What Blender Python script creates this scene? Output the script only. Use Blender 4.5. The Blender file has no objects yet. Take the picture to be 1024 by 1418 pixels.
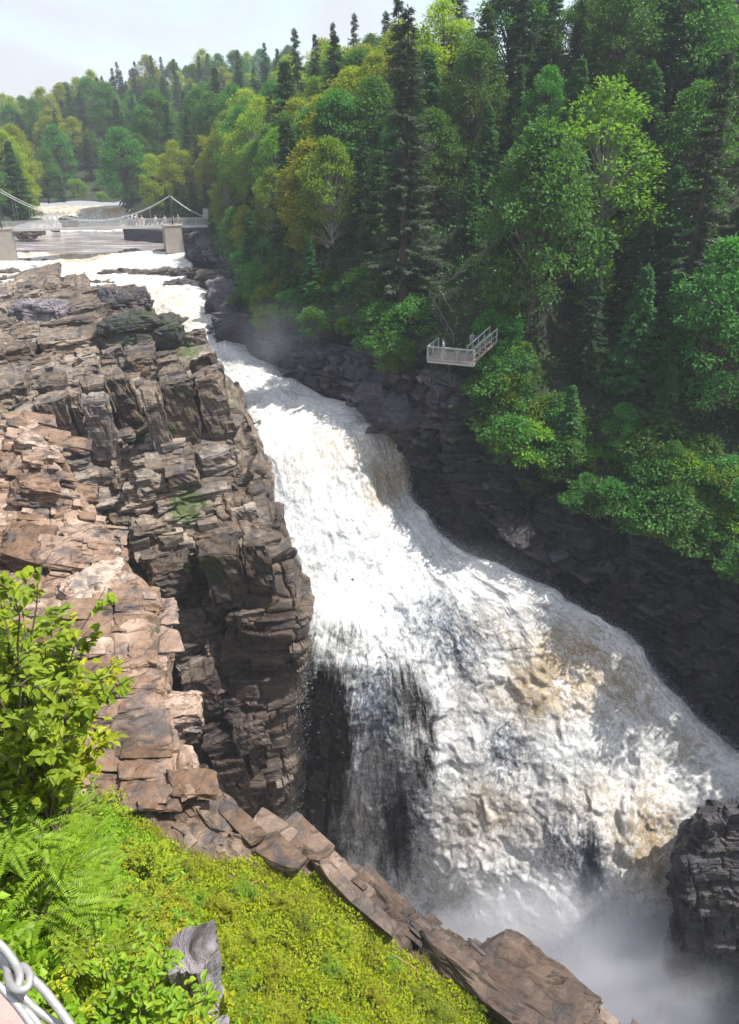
import bpy, math, random
import numpy as np
from mathutils import Vector, Matrix
random.seed(7)
RNG = np.random.default_rng(11)
scene = bpy.context.scene
COL = scene.collection
PITCH = math.radians(25.8)
FPX = 1051.0
ZO = 72.0                                   # camera height above the datum
CP, SP = math.cos(PITCH), math.sin(PITCH)

def P(px, py, Y=None, z=None):
    """point of the place seen in a direction, at forward distance Y or at level z (relative to the eye)"""
    u = (px - 512.0) / FPX; v = (709.0 - py) / FPX
    d = (u, CP + v * SP, -SP + v * CP)
    t = Y / d[1] if Y is not None else z / d[2]
    return np.array((d[0] * t, d[1] * t, d[2] * t + ZO))

def project(pts):
    pts = np.asarray(pts, float)
    x = pts[..., 0]; y = pts[..., 1]; z = pts[..., 2] - ZO
    dep = y * CP - z * SP
    up = y * SP + z * CP
    return 512 + FPX * x / dep, 709 - FPX * up / dep, dep

# ---------------------------------------------------------------- noise
def _h(a, b, c, s):
    a = a.astype(np.uint32); b = b.astype(np.uint32); c = c.astype(np.uint32)
    h = (a * np.uint32(374761393)) ^ (b * np.uint32(668265263)) ^ (c * np.uint32(2147483647)) ^ np.uint32((s * 1274126177) & 0xffffffff)
    h ^= h >> np.uint32(13); h = h * np.uint32(1274126177); h ^= h >> np.uint32(16)
    h = h * np.uint32(2246822519); h ^= h >> np.uint32(13)
    return h
def hash3(a, b, c, s=0):
    a = np.asarray(a).astype(np.int64); b = np.asarray(b).astype(np.int64); c = np.asarray(c).astype(np.int64)
    a, b, c = np.broadcast_arrays(a, b, c)
    return _h(a, b, c, s).astype(np.float64) / 4294967295.0
def vnoise(p, s=0):
    i = np.floor(p).astype(np.int64); f = p - i
    w = f * f * f * (f * (f * 6 - 15) + 10)
    r = 0
    for dx in (0, 1):
        for dy in (0, 1):
            for dz in (0, 1):
                k = hash3(i[..., 0] + dx, i[..., 1] + dy, i[..., 2] + dz, s)
                r = r + k * (w[..., 0] if dx else 1 - w[..., 0]) * (w[..., 1] if dy else 1 - w[..., 1]) * (w[..., 2] if dz else 1 - w[..., 2])
    return r * 2 - 1
def fbm(p, o=4, s=0, g=0.5):
    r = 0; a = 1; t = 0
    for k in range(o):
        r = r + a * vnoise(p * (2.03 ** k) + 17.3 * k, s + k); t += a; a *= g
    return r / t
def ridged(p, o=4, s=0, g=0.5):
    r = 0; a = 1; t = 0
    for k in range(o):
        r = r + a * (1 - 2 * np.abs(vnoise(p * (2.1 ** k) + 9.1 * k, s + k))); t += a; a *= g
    return r / t

def _axis(u, key1, key2, s, j=0.75):
    k = np.floor(u).astype(np.int64)
    b = lambda kk: kk + j * (hash3(kk, key1, key2, s) - 0.5)
    k = np.where(u < b(k), k - 1, k); k = np.where(u >= b(k + 1), k + 1, k)
    lo = b(k); hi = b(k + 1)
    return k, (u - lo) / (hi - lo), np.minimum(u - lo, hi - u)
def bricks(q, size, s):
    """jointed, bedded blocks: (cell ids, position in the cell 0..1, distance to the nearest joint in metres)"""
    z, fz, ez = _axis(q[..., 2] / size[2], 0 * q[..., 2], 0 * q[..., 2], s)
    ox = hash3(z, z * 0, z * 0, s + 1) * 7
    x, fx, ex = _axis(q[..., 0] / size[0] + ox, z, z * 0, s + 2)
    oy = hash3(z, x, z * 0, s + 3) * 7
    y, fy, ey = _axis(q[..., 1] / size[1] + oy, z, x, s + 4)
    e = np.minimum(np.minimum(ex * size[0], ey * size[1]), ez * size[2])
    return (x, y, z), (fx, fy, fz), e

def rotm(rx, ry, rz):
    return np.array(Matrix.Rotation(rz, 3, 'Z') @ Matrix.Rotation(ry, 3, 'Y') @ Matrix.Rotation(rx, 3, 'X'))

def rockify(pts, N, R, layers, warp=0.6, seed=0):
    q0 = pts @ R
    q0 = q0 + warp * np.stack([fbm(pts / 3.1, 3, seed + 50 + i) for i in range(3)], -1) * np.array((1, 1, .45))
    d = np.zeros(pts.shape[:-1])
    for i, (size, amp, tilt, crack, cw) in enumerate(layers):
        c, f, e = bricks(q0, size, seed + 10 * i)
        r = hash3(*c, seed + 5 + i)
        t1 = hash3(*c, seed + 6 + i) - .5; t2 = hash3(*c, seed + 7 + i) - .5; t3 = hash3(*c, seed + 8 + i) - .5
        dd = amp * (r - .5) + tilt * ((f[0] - .5) * t1 + (f[1] - .5) * t2 + (f[2] - .5) * t3) * 2
        dd = dd - crack * np.exp(-(e / cw) ** 2)
        d = d + dd
    d = d + 0.10 * fbm(pts / .9, 3, seed + 80)
    return pts + N * d[..., None]

# ---------------------------------------------------------------- surfaces
def crom(A, n, axis=0):
    """resample control rows along an axis with a centripetal-ish Catmull-Rom spline"""
    A = np.moveaxis(np.asarray(A, float), axis, 0); m = A.shape[0]
    t = np.linspace(0, m - 1, n); i = np.minimum(t.astype(int), m - 2); f = (t - i)
    f = f.reshape((-1,) + (1,) * (A.ndim - 1))
    ext = np.concatenate([2 * A[:1] - A[1:2], A, 2 * A[-1:] - A[-2:-1]], 0)
    p0, p1, p2, p3 = ext[i], ext[i + 1], ext[i + 2], ext[i + 3]
    m1 = (p2 - p0) * .5 * .8; m2 = (p3 - p1) * .5 * .8
    r = (2 * f**3 - 3 * f**2 + 1) * p1 + (f**3 - 2 * f**2 + f) * m1 + (-2 * f**3 + 3 * f**2) * p2 + (f**3 - f**2) * m2
    return np.moveaxis(r, 0, axis)
def surf(ctrl, n, m):
    g = crom(crom(np.array(ctrl, float), n, 0), m, 1)
    return g
def normals(G, smooth=6):
    du = np.gradient(G, axis=1); dv = np.gradient(G, axis=0)
    N = np.cross(du, dv); L = np.linalg.norm(N, axis=-1, keepdims=True); N = N / np.maximum(L, 1e-9)
    for _ in range(smooth):
        Q = N.copy(); Q[1:] += N[:-1]; Q[:-1] += N[1:]; Q[:, 1:] += N[:, :-1]; Q[:, :-1] += N[:, 1:]
        N = Q / np.maximum(np.linalg.norm(Q, axis=-1, keepdims=True), 1e-9)
    out = (N * (np.array((0, 0, ZO)) - G)).sum(-1).mean()        # make them face out of the ground, into the open gorge
    return N if out > 0 else -N
def mesh_np(name, V, F, uv=None, attrs=None, smooth=False, mats=None):
    V = np.asarray(V, np.float32).reshape(-1, 3); F = np.asarray(F, np.int32)
    me = bpy.data.meshes.new(name); k = F.shape[1]
    me.vertices.add(len(V)); me.vertices.foreach_set('co', V.ravel())
    me.loops.add(F.size); me.loops.foreach_set('vertex_index', F.ravel())
    me.polygons.add(len(F)); me.polygons.foreach_set('loop_start', np.arange(0, F.size, k, dtype=np.int32))
    me.polygons.foreach_set('loop_total', np.full(len(F), k, np.int32))
    me.polygons.foreach_set('use_smooth', np.full(len(F), smooth, bool))
    if uv is not None:
        l = me.uv_layers.new(name='flow'); l.data.foreach_set('uv', np.asarray(uv, np.float32).reshape(-1, 2)[F.ravel()].ravel())
    for a, val in (attrs or {}).items():
        at = me.attributes.new(a, 'FLOAT', 'POINT'); at.data.foreach_set('value', np.asarray(val, np.float32).ravel())
    if mats:
        for m_ in mats: me.materials.append(m_)
    me.update(calc_edges=True); me.validate()
    return me
def gridfaces(n, m, keep=None):
    i = np.arange(n * m).reshape(n, m)
    F = np.stack([i[:-1, :-1], i[:-1, 1:], i[1:, 1:], i[1:, :-1]], -1).reshape(-1, 4)
    if keep is not None:
        k = keep.ravel(); F = F[k[F].all(1)]
    return F
def link(o, parent=None):
    COL.objects.link(o)
    if parent is not None: o.parent = parent
    return o
def obj(name, me, mat=None, parent=None, loc=None, rot=None):
    o = bpy.data.objects.new(name, me)
    if mat is not None and me is not None and not me.materials: me.materials.append(mat)
    link(o, parent)
    if loc is not None: o.location = Vector([float(a) for a in loc])
    if rot is not None: o.rotation_euler = rot
    return o
def tag(o, label, cat, group=None, kind=None):
    if label: o['label'] = label
    if cat: o['category'] = cat
    if group: o['group'] = group
    if kind: o['kind'] = kind
    return o
def empty(name, loc, label, cat, group=None, rotz=0):
    o = bpy.data.objects.new(name, None); o.empty_display_size = .3; link(o)
    o.location = Vector([float(a) for a in loc]); o.rotation_euler = (0, 0, rotz)
    return tag(o, label, cat, group)
def gridobj(name, G, mat, attrs=None, uv=None, smooth=False, keep=None, flip=False, parent=None):
    n, m = G.shape[:2]; F = gridfaces(n, m, keep)
    if flip: F = F[:, ::-1]
    return obj(name, mesh_np(name, G, F, uv, attrs, smooth), mat, parent)

def blob(px, py, items, base=0.0):
    """soft patches given as (x, y, rx, ry, value): returns max/min mix on the points"""
    r = np.full(px.shape, float(base))
    for (x, y, rx, ry, v) in items:
        w = np.exp(-(((px - x) / rx) ** 2 + ((py - y) / ry) ** 2))
        r = r + (v - r) * w
    return r

# ---------------------------------------------------------------- shader helpers
class NT:
    def __init__(s, name):
        s.m = bpy.data.materials.new(name); s.m.use_nodes = True; s.t = s.m.node_tree; s.t.nodes.clear()
        s.out = s.t.nodes.new('ShaderNodeOutputMaterial')
    def n(s, typ, **kw):
        nd = s.t.nodes.new('ShaderNode' + typ)
        for k, v in kw.items():
            if k.startswith('_'): setattr(nd, k[1:], v)
            else:
                key = k.replace('__', ' ')
                nd.inputs[int(key[1:]) if key[0] == 'i' and key[1:].isdigit() else key].default_value = v
        return nd
    def l(s, a, b, out=0, inp=0):
        o = a.outputs[out] if hasattr(a, 'outputs') else a
        s.t.links.new(o, b.inputs[inp]); return b
    def noise(s, vec, scale, detail=4, rough=.55, dist=0.0, w=None):
        nd = s.n('TexNoise', Scale=scale, Detail=detail, Roughness=rough, Distortion=dist)
        if vec is not None: s.l(vec, nd, inp='Vector')
        return nd.outputs['Fac']
    def mapping(s, vec, scale=(1, 1, 1), rot=(0, 0, 0), loc=(0, 0, 0)):
        m = s.n('Mapping'); m.inputs['Scale'].default_value = scale; m.inputs['Rotation'].default_value = rot; m.inputs['Location'].default_value = loc
        s.l(vec, m, inp=0); return m.outputs[0]
    def ramp(s, fac, stops, interp='LINEAR'):
        r = s.n('ValToRGB'); cr = r.color_ramp; cr.interpolation = interp
        while len(cr.elements) < len(stops): cr.elements.new(.5)
        for e, (p, c) in zip(cr.elements, stops):
            e.position = p; e.color = (c if len(c) == 4 else (*c, 1)) if hasattr(c, '__len__') else (c, c, c, 1)
        s.l(fac, r, inp=0); return r.outputs[0]
    def mix(s, fac, a, b, blend='MIX'):
        m = s.n('Mix'); m.data_type = 'RGBA'; m.blend_type = blend
        for v, i in ((fac, 0), (a, 6), (b, 7)):
            if hasattr(v, 'is_linked') or hasattr(v, 'links'): s.t.links.new(v, m.inputs[i])
            elif i == 0: m.inputs[0].default_value = v
            else: m.inputs[i].default_value = (*v, 1) if len(v) == 3 else v
        return m.outputs[2]
    def math(s, op, a, b=0.0, c=None, clamp=False):
        m = s.n('Math', _operation=op); m.use_clamp = clamp
        for i, v in enumerate((a, b, c)):
            if v is None: continue
            if hasattr(v, 'links'): s.t.links.new(v, m.inputs[i])
            else: m.inputs[i].default_value = v
        return m.outputs[0]
    def attr(s, name):
        a = s.n('Attribute'); a.attribute_name = name; return a.outputs['Fac']
    def coord(s, which='Object'):
        return s.n('TexCoord').outputs[which]
    def bump(s, h, strength=.5, dist=.1):
        b = s.n('Bump', Strength=strength, Distance=dist); s.l(h, b, inp='Height'); return b.outputs[0]
    def done(s, shader): s.t.links.new(shader, s.out.inputs[0]); return s.m
def plain(name, col, rough=.6, metal=0.0, var=.15, scale=3.0, bump=.2):
    t = NT(name); co = t.coord()
    f = t.noise(co, scale, 5, .6)
    c = t.mix(f, tuple(x * (1 - var) for x in col), tuple(min(1, x * (1 + var)) for x in col))
    b = t.n('BsdfPrincipled', Roughness=rough, Metallic=metal); t.l(c, b, inp='Base Color')
    t.l(t.bump(t.noise(co, scale * 6, 4), bump, .02), b, inp='Normal')
    return t.done(b.outputs[0])

# ---------------------------------------------------------------- jointed blocks standing out of a rock surface
def _template(k=5):
    g = np.array([-1, -.93, -.55, 0, .55, .93, 1.0]) if k == 7 else np.r_[-1, np.linspace(-.95, .95, k - 2), 1] if k > 7 else np.array([-1, -.90, 0, .90, 1.0])
    n = len(g); idx = {}; V = []; F = []
    def vid(p):
        key = tuple(np.round(p, 4))
        if key not in idx: idx[key] = len(V); V.append(p)
        return idx[key]
    for ax in range(3):
        for sg in (-1, 1):
            for i in range(n - 1):
                for j in range(n - 1):
                    q = []
                    for (a, b) in ((i, j), (i + 1, j), (i + 1, j + 1), (i, j + 1)):
                        p = np.zeros(3); p[ax] = sg; p[(ax + 1) % 3] = g[a]; p[(ax + 2) % 3] = g[b]; q.append(vid(p))
                    F.append(q if sg > 0 else q[::-1])
    V = np.array(V)
    # pull true edges and corners in: a chipped bevel
    m = (np.abs(V) > .999).sum(1)
    V = np.where((m >= 2)[:, None], V * .965, V); V = np.where((m >= 3)[:, None], V * .98, V)
    return V, np.array(F)
def blocks(samples, R, size, s, keep=.8, jit=.16, shrink=.97, rough=.10, k=5, grow=(1, 1, 1), maxn=7000, patchy=.9, detail=None):
    q = samples.reshape(-1, 3) @ R
    (x, y, z), f, e = bricks(q, size, s)
    ids = np.unique(np.stack([z, x, y], -1), axis=0)
    r = hash3(ids[:, 0], ids[:, 1], ids[:, 2], s + 99)
    cc = (ids[:, [1, 2, 0]] * np.array(size)) / 5.5; r = r + patchy * fbm(cc, 2, s + 41)          # some faces stay whole, others are broken up
    ids = ids[r < keep][:maxn]
    z, x, y = ids.T
    j = .75
    bz = lambda kk: (kk + j * (hash3(kk, 0 * kk, 0 * kk, s) - .5))
    ox = hash3(z, z * 0, z * 0, s + 1) * 7; bx = lambda kk: (kk + j * (hash3(kk, z, 0 * z, s + 2) - .5)) - ox
    oy = hash3(z, x, z * 0, s + 3) * 7; by = lambda kk: (kk + j * (hash3(kk, z, x, s + 4) - .5)) - oy
    lo = np.stack([bx(x) * size[0], by(y) * size[1], bz(z) * size[2]], -1); hi = np.stack([bx(x + 1) * size[0], by(y + 1) * size[1], bz(z + 1) * size[2]], -1)
    c = (lo + hi) / 2; h = (hi - lo) / 2 * shrink * np.array(grow)
    T, F = _template(k)
    n = len(ids)
    # trilinear with jittered corners
    cj = (hash3(np.arange(n)[:, None] * 31 + np.arange(24)[None] + s, 5, 9, s) - .5).reshape(n, 8, 3) * jit * 2
    V = np.zeros((n, len(T), 3)); kk = 0
    for a in (-1, 1):
        for b in (-1, 1):
            for d in (-1, 1):
                w = (1 + a * T[:, 0]) * (1 + b * T[:, 1]) * (1 + d * T[:, 2]) / 8
                V += w[None, :, None] * (np.array((a, b, d)) + cj[:, kk])[:, None]; kk += 1
    ar = np.arange(n)
    for q_ in range(4):                       # broken corners
        nv = np.stack([hash3(ar, q_, i, s + 61) - .5 for i in range(3)], -1); nv /= np.linalg.norm(nv, axis=1, keepdims=True)
        of = .88 + .40 * hash3(ar, q_, 7, s + 62)
        dd = np.maximum((V * nv[:, None]).sum(-1) - of[:, None], 0); V = V - nv[:, None] * dd[..., None]
    V = V * h[:, None]
    az = (hash3(ar, 3, 1, s + 63) - .5) * .16; ca, sa = np.cos(az)[:, None], np.sin(az)[:, None]
    tl = (hash3(ar, 4, 1, s + 64) - .5) * .09; tk = (hash3(ar, 5, 1, s + 64) - .5) * .09
    X = V[..., 0] * ca - V[..., 1] * sa; Y_ = V[..., 0] * sa + V[..., 1] * ca
    V = np.stack([X, Y_, V[..., 2] + X * tl[:, None] + Y_ * tk[:, None]], -1) + c[:, None]
    mn = min(size)
    V += rough * np.stack([fbm(V / (mn * 1.3) + 7.7 * i, 3, s + 20 + i) for i in range(3)], -1) * mn
    tone = hash3(ids[:, 0], ids[:, 1], ids[:, 2], s + 77) - .5
    if detail:                                # smaller breaks in the faces of the big blocks
        dn = (T / np.abs(T).max(1, keepdims=True)); dn = np.where(np.abs(dn) > .93, dn, 0); dn /= np.linalg.norm(dn, axis=1, keepdims=True)
        for dsz, amp in detail:
            wq = V + .25 * np.stack([fbm(V / 1.1 + 3.1 * i, 2, s + 71 + i) for i in range(3)], -1)
            ck, ff, ee = bricks(wq, dsz, s + 55); V = V + dn[None] * (amp * (hash3(*ck, s + 56) - .7) - amp * .5 * np.exp(-(ee / .05) ** 2))[..., None]
    return (V @ R.T).reshape(-1, 3), (F[None] + (np.arange(n) * len(T))[:, None, None]).reshape(-1, 4), np.repeat(tone, len(T))
def rockmass(name, G, blks, mat, fwet_shade, fmoss, flip=False):
    """one mesh: the displaced surface and the jointed blocks that stand out of it"""
    n, m = G.shape[:2]; F = gridfaces(n, m)
    if flip: F = F[:, ::-1]
    V = [G.reshape(-1, 3)]; Fs = [F]; T = [.3 * fbm(G.reshape(-1, 3) / 2.5, 2, 3)]; off = n * m
    for (v, f, t) in blks:
        V.append(v); Fs.append(f + off); T.append(t); off += len(v)
    V = np.concatenate(V); px, py, _ = project(V)
    me = mesh_np(name, V, np.concatenate(Fs), None, {'wet': np.clip(fwet_shade(V, px, py), 0, 1), 'moss': fmoss(V, px, py), 'tone': np.concatenate(T)})
    print(name, len(V)); return obj(name, me, mat)
def rock_mat(name, dark, mid, light, strata_rot=(0.1, -0.12, 0.3), band=1.0, rough=.72, moss=(.055, .085, .012)):
    t = NT(name); co = t.coord()
    st = t.mapping(co, (.22, .22, 3.2), strata_rot)
    n1 = t.noise(co, .22, 5, .6, .6); n2 = t.noise(st, 1.0, 7, .68, .8); n3 = t.noise(co, 2.3, 8, .7)
    f = t.math('ADD', t.math('MULTIPLY', n1, .45), t.math('ADD', t.math('MULTIPLY', n2, .40 * band), t.math('MULTIPLY', n3, .30)))
    c = t.ramp(f, [(.38, dark), (.54, mid), (.72, light)])
    # rusty and grey veils
    n4 = t.noise(t.mapping(co, (1, 1, .5), (0, 0, 0), (31, 7, 3)), .38, 6, .65, .5)
    c = t.mix(t.ramp(n4, [(.52, 0), (.68, .32)]), c, (.20, .095, .04))
    n5 = t.noise(t.mapping(co, (1, 1, 1), (0, 0, 0), (-11, 47, 13)), .5, 7, .7, .3)
    c = t.mix(t.ramp(n5, [(.50, 0), (.60, .8)]), c, (.075, .068, .072))
    # pale lichen specks and dark pits
    n6 = t.noise(co, 5.5, 6, .75); c = t.mix(t.ramp(n6, [(.60, 0), (.70, .6)]), c, (.42, .36, .29))
    c = t.mix(t.ramp(t.noise(co, 3.4, 8, .8, .5), [(.36, .7), (.46, 0)]), c, (.035, .027, .022))
    # thin bedding lines
    w = t.noise(t.mapping(co, (.5, .5, 9), strata_rot), 1.0, 4, .6, .4)
    c = t.mix(t.ramp(w, [(.36, .75), (.44, 0)]), c, (.03, .023, .018))
    vo = t.n('TexVoronoi', Scale=.75); vo.feature = 'DISTANCE_TO_EDGE'
    wv = t.n('VectorMath'); wv.operation = 'ADD'; t.l(co, wv, inp=0)
    nn = t.n('TexNoise', Scale=1.2, Detail=4); t.l(co, nn, inp='Vector'); sc = t.n('VectorMath'); sc.operation = 'SCALE'; t.l(nn.outputs['Color'], sc, inp=0); sc.inputs['Scale'].default_value = .9
    t.l(sc, wv, inp=1); t.l(t.mapping(wv.outputs[0], (1, 1, 1.7), strata_rot), vo, inp='Vector')
    crack = t.ramp(vo.outputs['Distance'], [(.0, 1), (.018, 0)])
    ms = t.attr('moss'); mn = t.noise(co, 1.6, 7, .7)
    mf = t.math('MULTIPLY', t.ramp(t.math('ADD', ms, t.math('MULTIPLY', mn, 1.0)), [(.98, 0), (1.10, 1)]), .9)
    c = t.mix(mf, c, moss)
    tn = t.attr('tone'); hs = t.n('HueSaturation'); t.l(c, hs, inp='Color'); t.l(t.math('MULTIPLY_ADD', tn, .9, 1.0), hs, inp='Value'); t.l(t.math('MULTIPLY_ADD', tn, -.5, 1.0), hs, inp='Saturation'); c = hs.outputs[0]
    wet = t.attr('wet')  # wetness; on the outcrop it also carries the painted recess shade
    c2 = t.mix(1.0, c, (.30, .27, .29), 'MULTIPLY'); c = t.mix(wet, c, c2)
    b = t.n('BsdfPrincipled'); t.l(c, b, inp='Base Color')
    t.l(t.math('SUBTRACT', rough, t.math('MULTIPLY', wet, t.math('MULTIPLY', n3, .62))), b, inp='Roughness')
    h = t.math('ADD', t.math('MULTIPLY', n2, 1.2), t.math('ADD', t.math('MULTIPLY', n6, .35), t.math('MULTIPLY', crack, -.08)))
    h = t.math('ADD', h, t.math('MULTIPLY', w, .5))
    t.l(t.bump(h, .75, .22), b, inp='Normal')
    return t.done(b.outputs[0])

M_ROCK = rock_mat('tan_bedded_rock', (.042, .033, .027), (.14, .108, .082), (.34, .275, .21))
M_SLAB = rock_mat('pink_tan_slab_rock', (.10, .058, .038), (.24, .155, .108), (.42, .31, .225), strata_rot=(.25, .35, .3))
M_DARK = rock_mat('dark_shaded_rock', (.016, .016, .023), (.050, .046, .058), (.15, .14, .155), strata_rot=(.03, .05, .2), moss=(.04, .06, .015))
M_LEDGE = rock_mat('brown_ledge_rock', (.06, .036, .026), (.16, .105, .072), (.34, .25, .185), strata_rot=(.4, .5, .6))
M_GREYROCK = rock_mat('grey_lichen_rock', (.11, .10, .11), (.24, .215, .24), (.42, .40, .42), strata_rot=(.3, 1.2, .6))

def water_mat(name, foam=(.76, .77, .77), body=(.36, .22, .075), deep=(.05, .075, .12), sx=1.0, sy=.35, thr=.5):
    """white water: 'cover' thins it to torn foam, 'tan' lets the brown river water show, 'holes' shows dark water"""
    t = NT(name); uv = t.coord('UV'); co = t.coord()
    fl = t.mapping(uv, (sx, sy, 1))
    a = t.noise(fl, .55, 6, .66, .9); b_ = t.noise(co, 1.5, 9, .78, 1.1); c_ = t.noise(fl, 2.6, 7, .75, .5)
    tan = t.attr('tan'); cov = t.attr('cover'); hol = t.attr('holes')
    n = t.math('ADD', t.math('MULTIPLY', a, .40), t.math('ADD', t.math('MULTIPLY', b_, .35), t.math('MULTIPLY', c_, .25)))
    # tan patches
    tf = t.math('ADD', t.math('MULTIPLY', tan, .42), n)
    cr = t.math('ADD', t.attr('crest'), t.math('MULTIPLY', t.math('SUBTRACT', b_, .5), .9))
    col = t.mix(t.ramp(tf, [(.55, 0), (.66, .38), (.80, .85)]), foam, body)
    col = t.mix(t.ramp(cr, [(.12, .55), (.36, .0)]), col, t.mix(t.ramp(tan, [(.1, 0), (.45, 1)]), (.33, .38, .43), (.40, .31, .17)))
    cl = t.noise(co, .33, 4, .6, .4)
    col = t.mix(t.ramp(cl, [(.40, .30), (.60, 0)]), col, (.62, .63, .64))
    # lace: bright threads of foam with duller water in the meshes between, drawn out along the flow
    def thread(vec, scale, k, dist=.9, det=5):
        n_ = t.noise(vec, scale, det, .6, dist); return t.math('SUBTRACT', 1.0, t.math('MULTIPLY', t.math('ABSOLUTE', t.math('SUBTRACT', n_, .5)), k), clamp=True)
    l1 = thread(t.mapping(uv, (1.3, .6, 1)), .9, 7.0); l2 = thread(co, 2.2, 6.0, .7); l3 = thread(t.mapping(uv, (1, .55, 1)), 5.5, 5.0, .5, 4)
    lace = t.math('ADD', t.math('MULTIPLY', l1, .34), t.math('ADD', t.math('MULTIPLY', l2, .36), t.math('MULTIPLY', l3, .30)))
    calm = t.noise(co, .22, 3, .6); lace = t.math('ADD', lace, t.math('MULTIPLY', t.math('SUBTRACT', calm, .5), .9))      # denser foam here, more open there
    mesh_c = t.mix(t.ramp(tan, [(.15, 0), (.7, 1)]), (.36, .41, .44), (.42, .34, .20))
    fine = lace
    col = t.mix(t.ramp(lace, [(.34, .95), (.52, .5), (.68, 0)]), col, mesh_c)
    col = t.mix(t.ramp(lace, [(.66, 0), (.90, .8)]), col, (.86, .87, .87))
    hf = t.math('ADD', t.math('MULTIPLY', hol, .36), t.math('ADD', t.math('MULTIPLY', b_, .55), t.math('MULTIPLY', c_, .45)))
    col = t.mix(t.ramp(hf, [(.62, 0), (.76, .95)]), col, deep)
    p0 = t.n('BsdfPrincipled', Roughness=.6); t.l(col, p0, inp='Base Color')
    p0.inputs['Specular IOR Level'].default_value = .2
    tl = t.n('BsdfTranslucent'); t.l(col, tl); p = t.n('MixShader'); p.inputs[0].default_value = .22; t.l(p0, p, inp=1); t.l(tl, p, inp=2)
    h = t.math('ADD', t.math('MULTIPLY', n, 1.4), t.math('MULTIPLY', fine, .9))
    bn = t.bump(h, .22, .10); t.l(bn, p0, inp='Normal'); t.l(bn, tl, inp='Normal')
    # torn cover: streaks along the fall
    s1 = t.noise(t.mapping(uv, (1.5, .22, 1)), 1.3, 6, .7, .5); s2 = t.noise(t.mapping(uv, (1, .5, 1)), 7.0, 5, .8)
    s = t.math('ADD', t.math('MULTIPLY', s1, .62), t.math('MULTIPLY', s2, .38))
    al = t.math('MULTIPLY_ADD', t.math('SUBTRACT', t.math('ADD', s, cov), 1.0), 4.4, .5, clamp=True)
    tr = t.n('BsdfTransparent'); mx = t.n('MixShader'); t.l(al, mx, inp=0); t.l(tr, mx, inp=1); t.l(p, mx, inp=2)
    return t.done(mx.outputs[0])
M_WATER = water_mat('white_water')
M_WATER2 = water_mat('bright_rapids', foam=(.74, .71, .66), body=(.48, .30, .10))

def pool_mat():
    t = NT('river_pool_water'); co = t.coord()
    n = t.noise(t.mapping(co, (.12, .8, 1)), 1, 5, .6)
    c = t.ramp(n, [(.35, (.16, .13, .12)), (.55, (.33, .30, .31)), (.70, (.75, .72, .72))])
    p = t.n('BsdfPrincipled', Roughness=.14); t.l(c, p, inp='Base Color')
    t.l(t.bump(t.noise(t.mapping(co, (.6, 1.6, 1)), 1.4, 5, .6), .35, .08), p, inp='Normal')
    return t.done(p.outputs[0])
M_POOL = pool_mat()

def soil_mat():
    t = NT('forest_floor'); co = t.coord()
    c = t.ramp(t.noise(co, .35, 9, .75), [(.35, (.012, .014, .008)), (.5, (.022, .035, .012)), (.65, (.04, .055, .02)), (.75, (.06, .045, .03))])
    p = t.n('BsdfPrincipled', Roughness=.9); t.l(c, p, inp='Base Color'); t.l(t.bump(t.noise(co, 3, 6, .7), .8, .3), p, inp='Normal')
    return t.done(p.outputs[0])
M_SOIL = soil_mat()

def leaf_mat(name, a, b, c=None, trans=.45, rough=.55, patch=.12):
    """leaves that differ one from another and from branch to branch"""
    t = NT(name); g = t.n('NewGeometry'); oi = t.n('ObjectInfo')
    r = t.math('ADD', t.math('MULTIPLY', g.outputs['Random Per Island'], .55), t.math('MULTIPLY', t.noise(t.coord(), patch * 8, 3), .45))
    col = t.ramp(r, [(.12, a), (.62, b), (.9, c or b)])
    hs = t.n('HueSaturation'); t.l(col, hs, inp='Color')
    t.l(t.math('MULTIPLY_ADD', oi.outputs['Random'], .045, .462), hs, inp='Hue')
    t.l(t.math('MULTIPLY_ADD', oi.outputs['Random'], .5, .75), hs, inp='Value')
    p = t.n('BsdfPrincipled', Roughness=rough); t.l(hs.outputs[0], p, inp='Base Color'); p.inputs['Specular IOR Level'].default_value = .25
    if trans:
        tl = t.n('BsdfTranslucent'); m2 = t.mix(1.0, hs.outputs[0], (1.5, 1.45, .7), 'MULTIPLY'); t.l(m2, tl)
        mx = t.n('MixShader'); mx.inputs[0].default_value = trans; t.l(p, mx, inp=1); t.l(tl, mx, inp=2)
        return t.done(mx.outputs[0])
    return t.done(p.outputs[0])
L_SPRUCE = leaf_mat('spruce_needles', (.022, .056, .026), (.042, .10, .04), (.07, .15, .05), .2)
L_GREYSPRUCE = leaf_mat('grey_green_needles', (.04, .065, .042), (.075, .11, .066), (.12, .16, .09), .2)
L_CEDAR = leaf_mat('cedar_sprays', (.034, .10, .034), (.058, .18, .052), (.10, .26, .065), .3)
L_GREEN = leaf_mat('green_leaves', (.036, .12, .026), (.064, .21, .04), (.13, .31, .06), .4)
L_YELLOW = leaf_mat('yellow_green_leaves', (.13, .22, .014), (.24, .34, .022), (.38, .43, .03), .45)
L_BRIGHT = leaf_mat('bright_spring_green_leaves', (.08, .19, .018), (.14, .28, .025), (.22, .36, .04), .45)
L_BARK = plain('bark', (.10, .075, .055), .9, 0, .4, 6, .8)
L_PALEBARK = plain('pale_grey_bark', (.34, .31, .28), .85, 0, .35, 6, .6)
# ================================================================ the rock masses
def pz(px, py, z): return P(px, py, z=z)
def pY(px, py, Y): return P(px, py, Y=Y)
def rows(spec):
    out = []
    for r in spec:
        out.append([pz(a[0], a[1], a[2]) if a[2] < 0 else pY(a[0], a[1], a[2]) for a in r])
    return out

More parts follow.
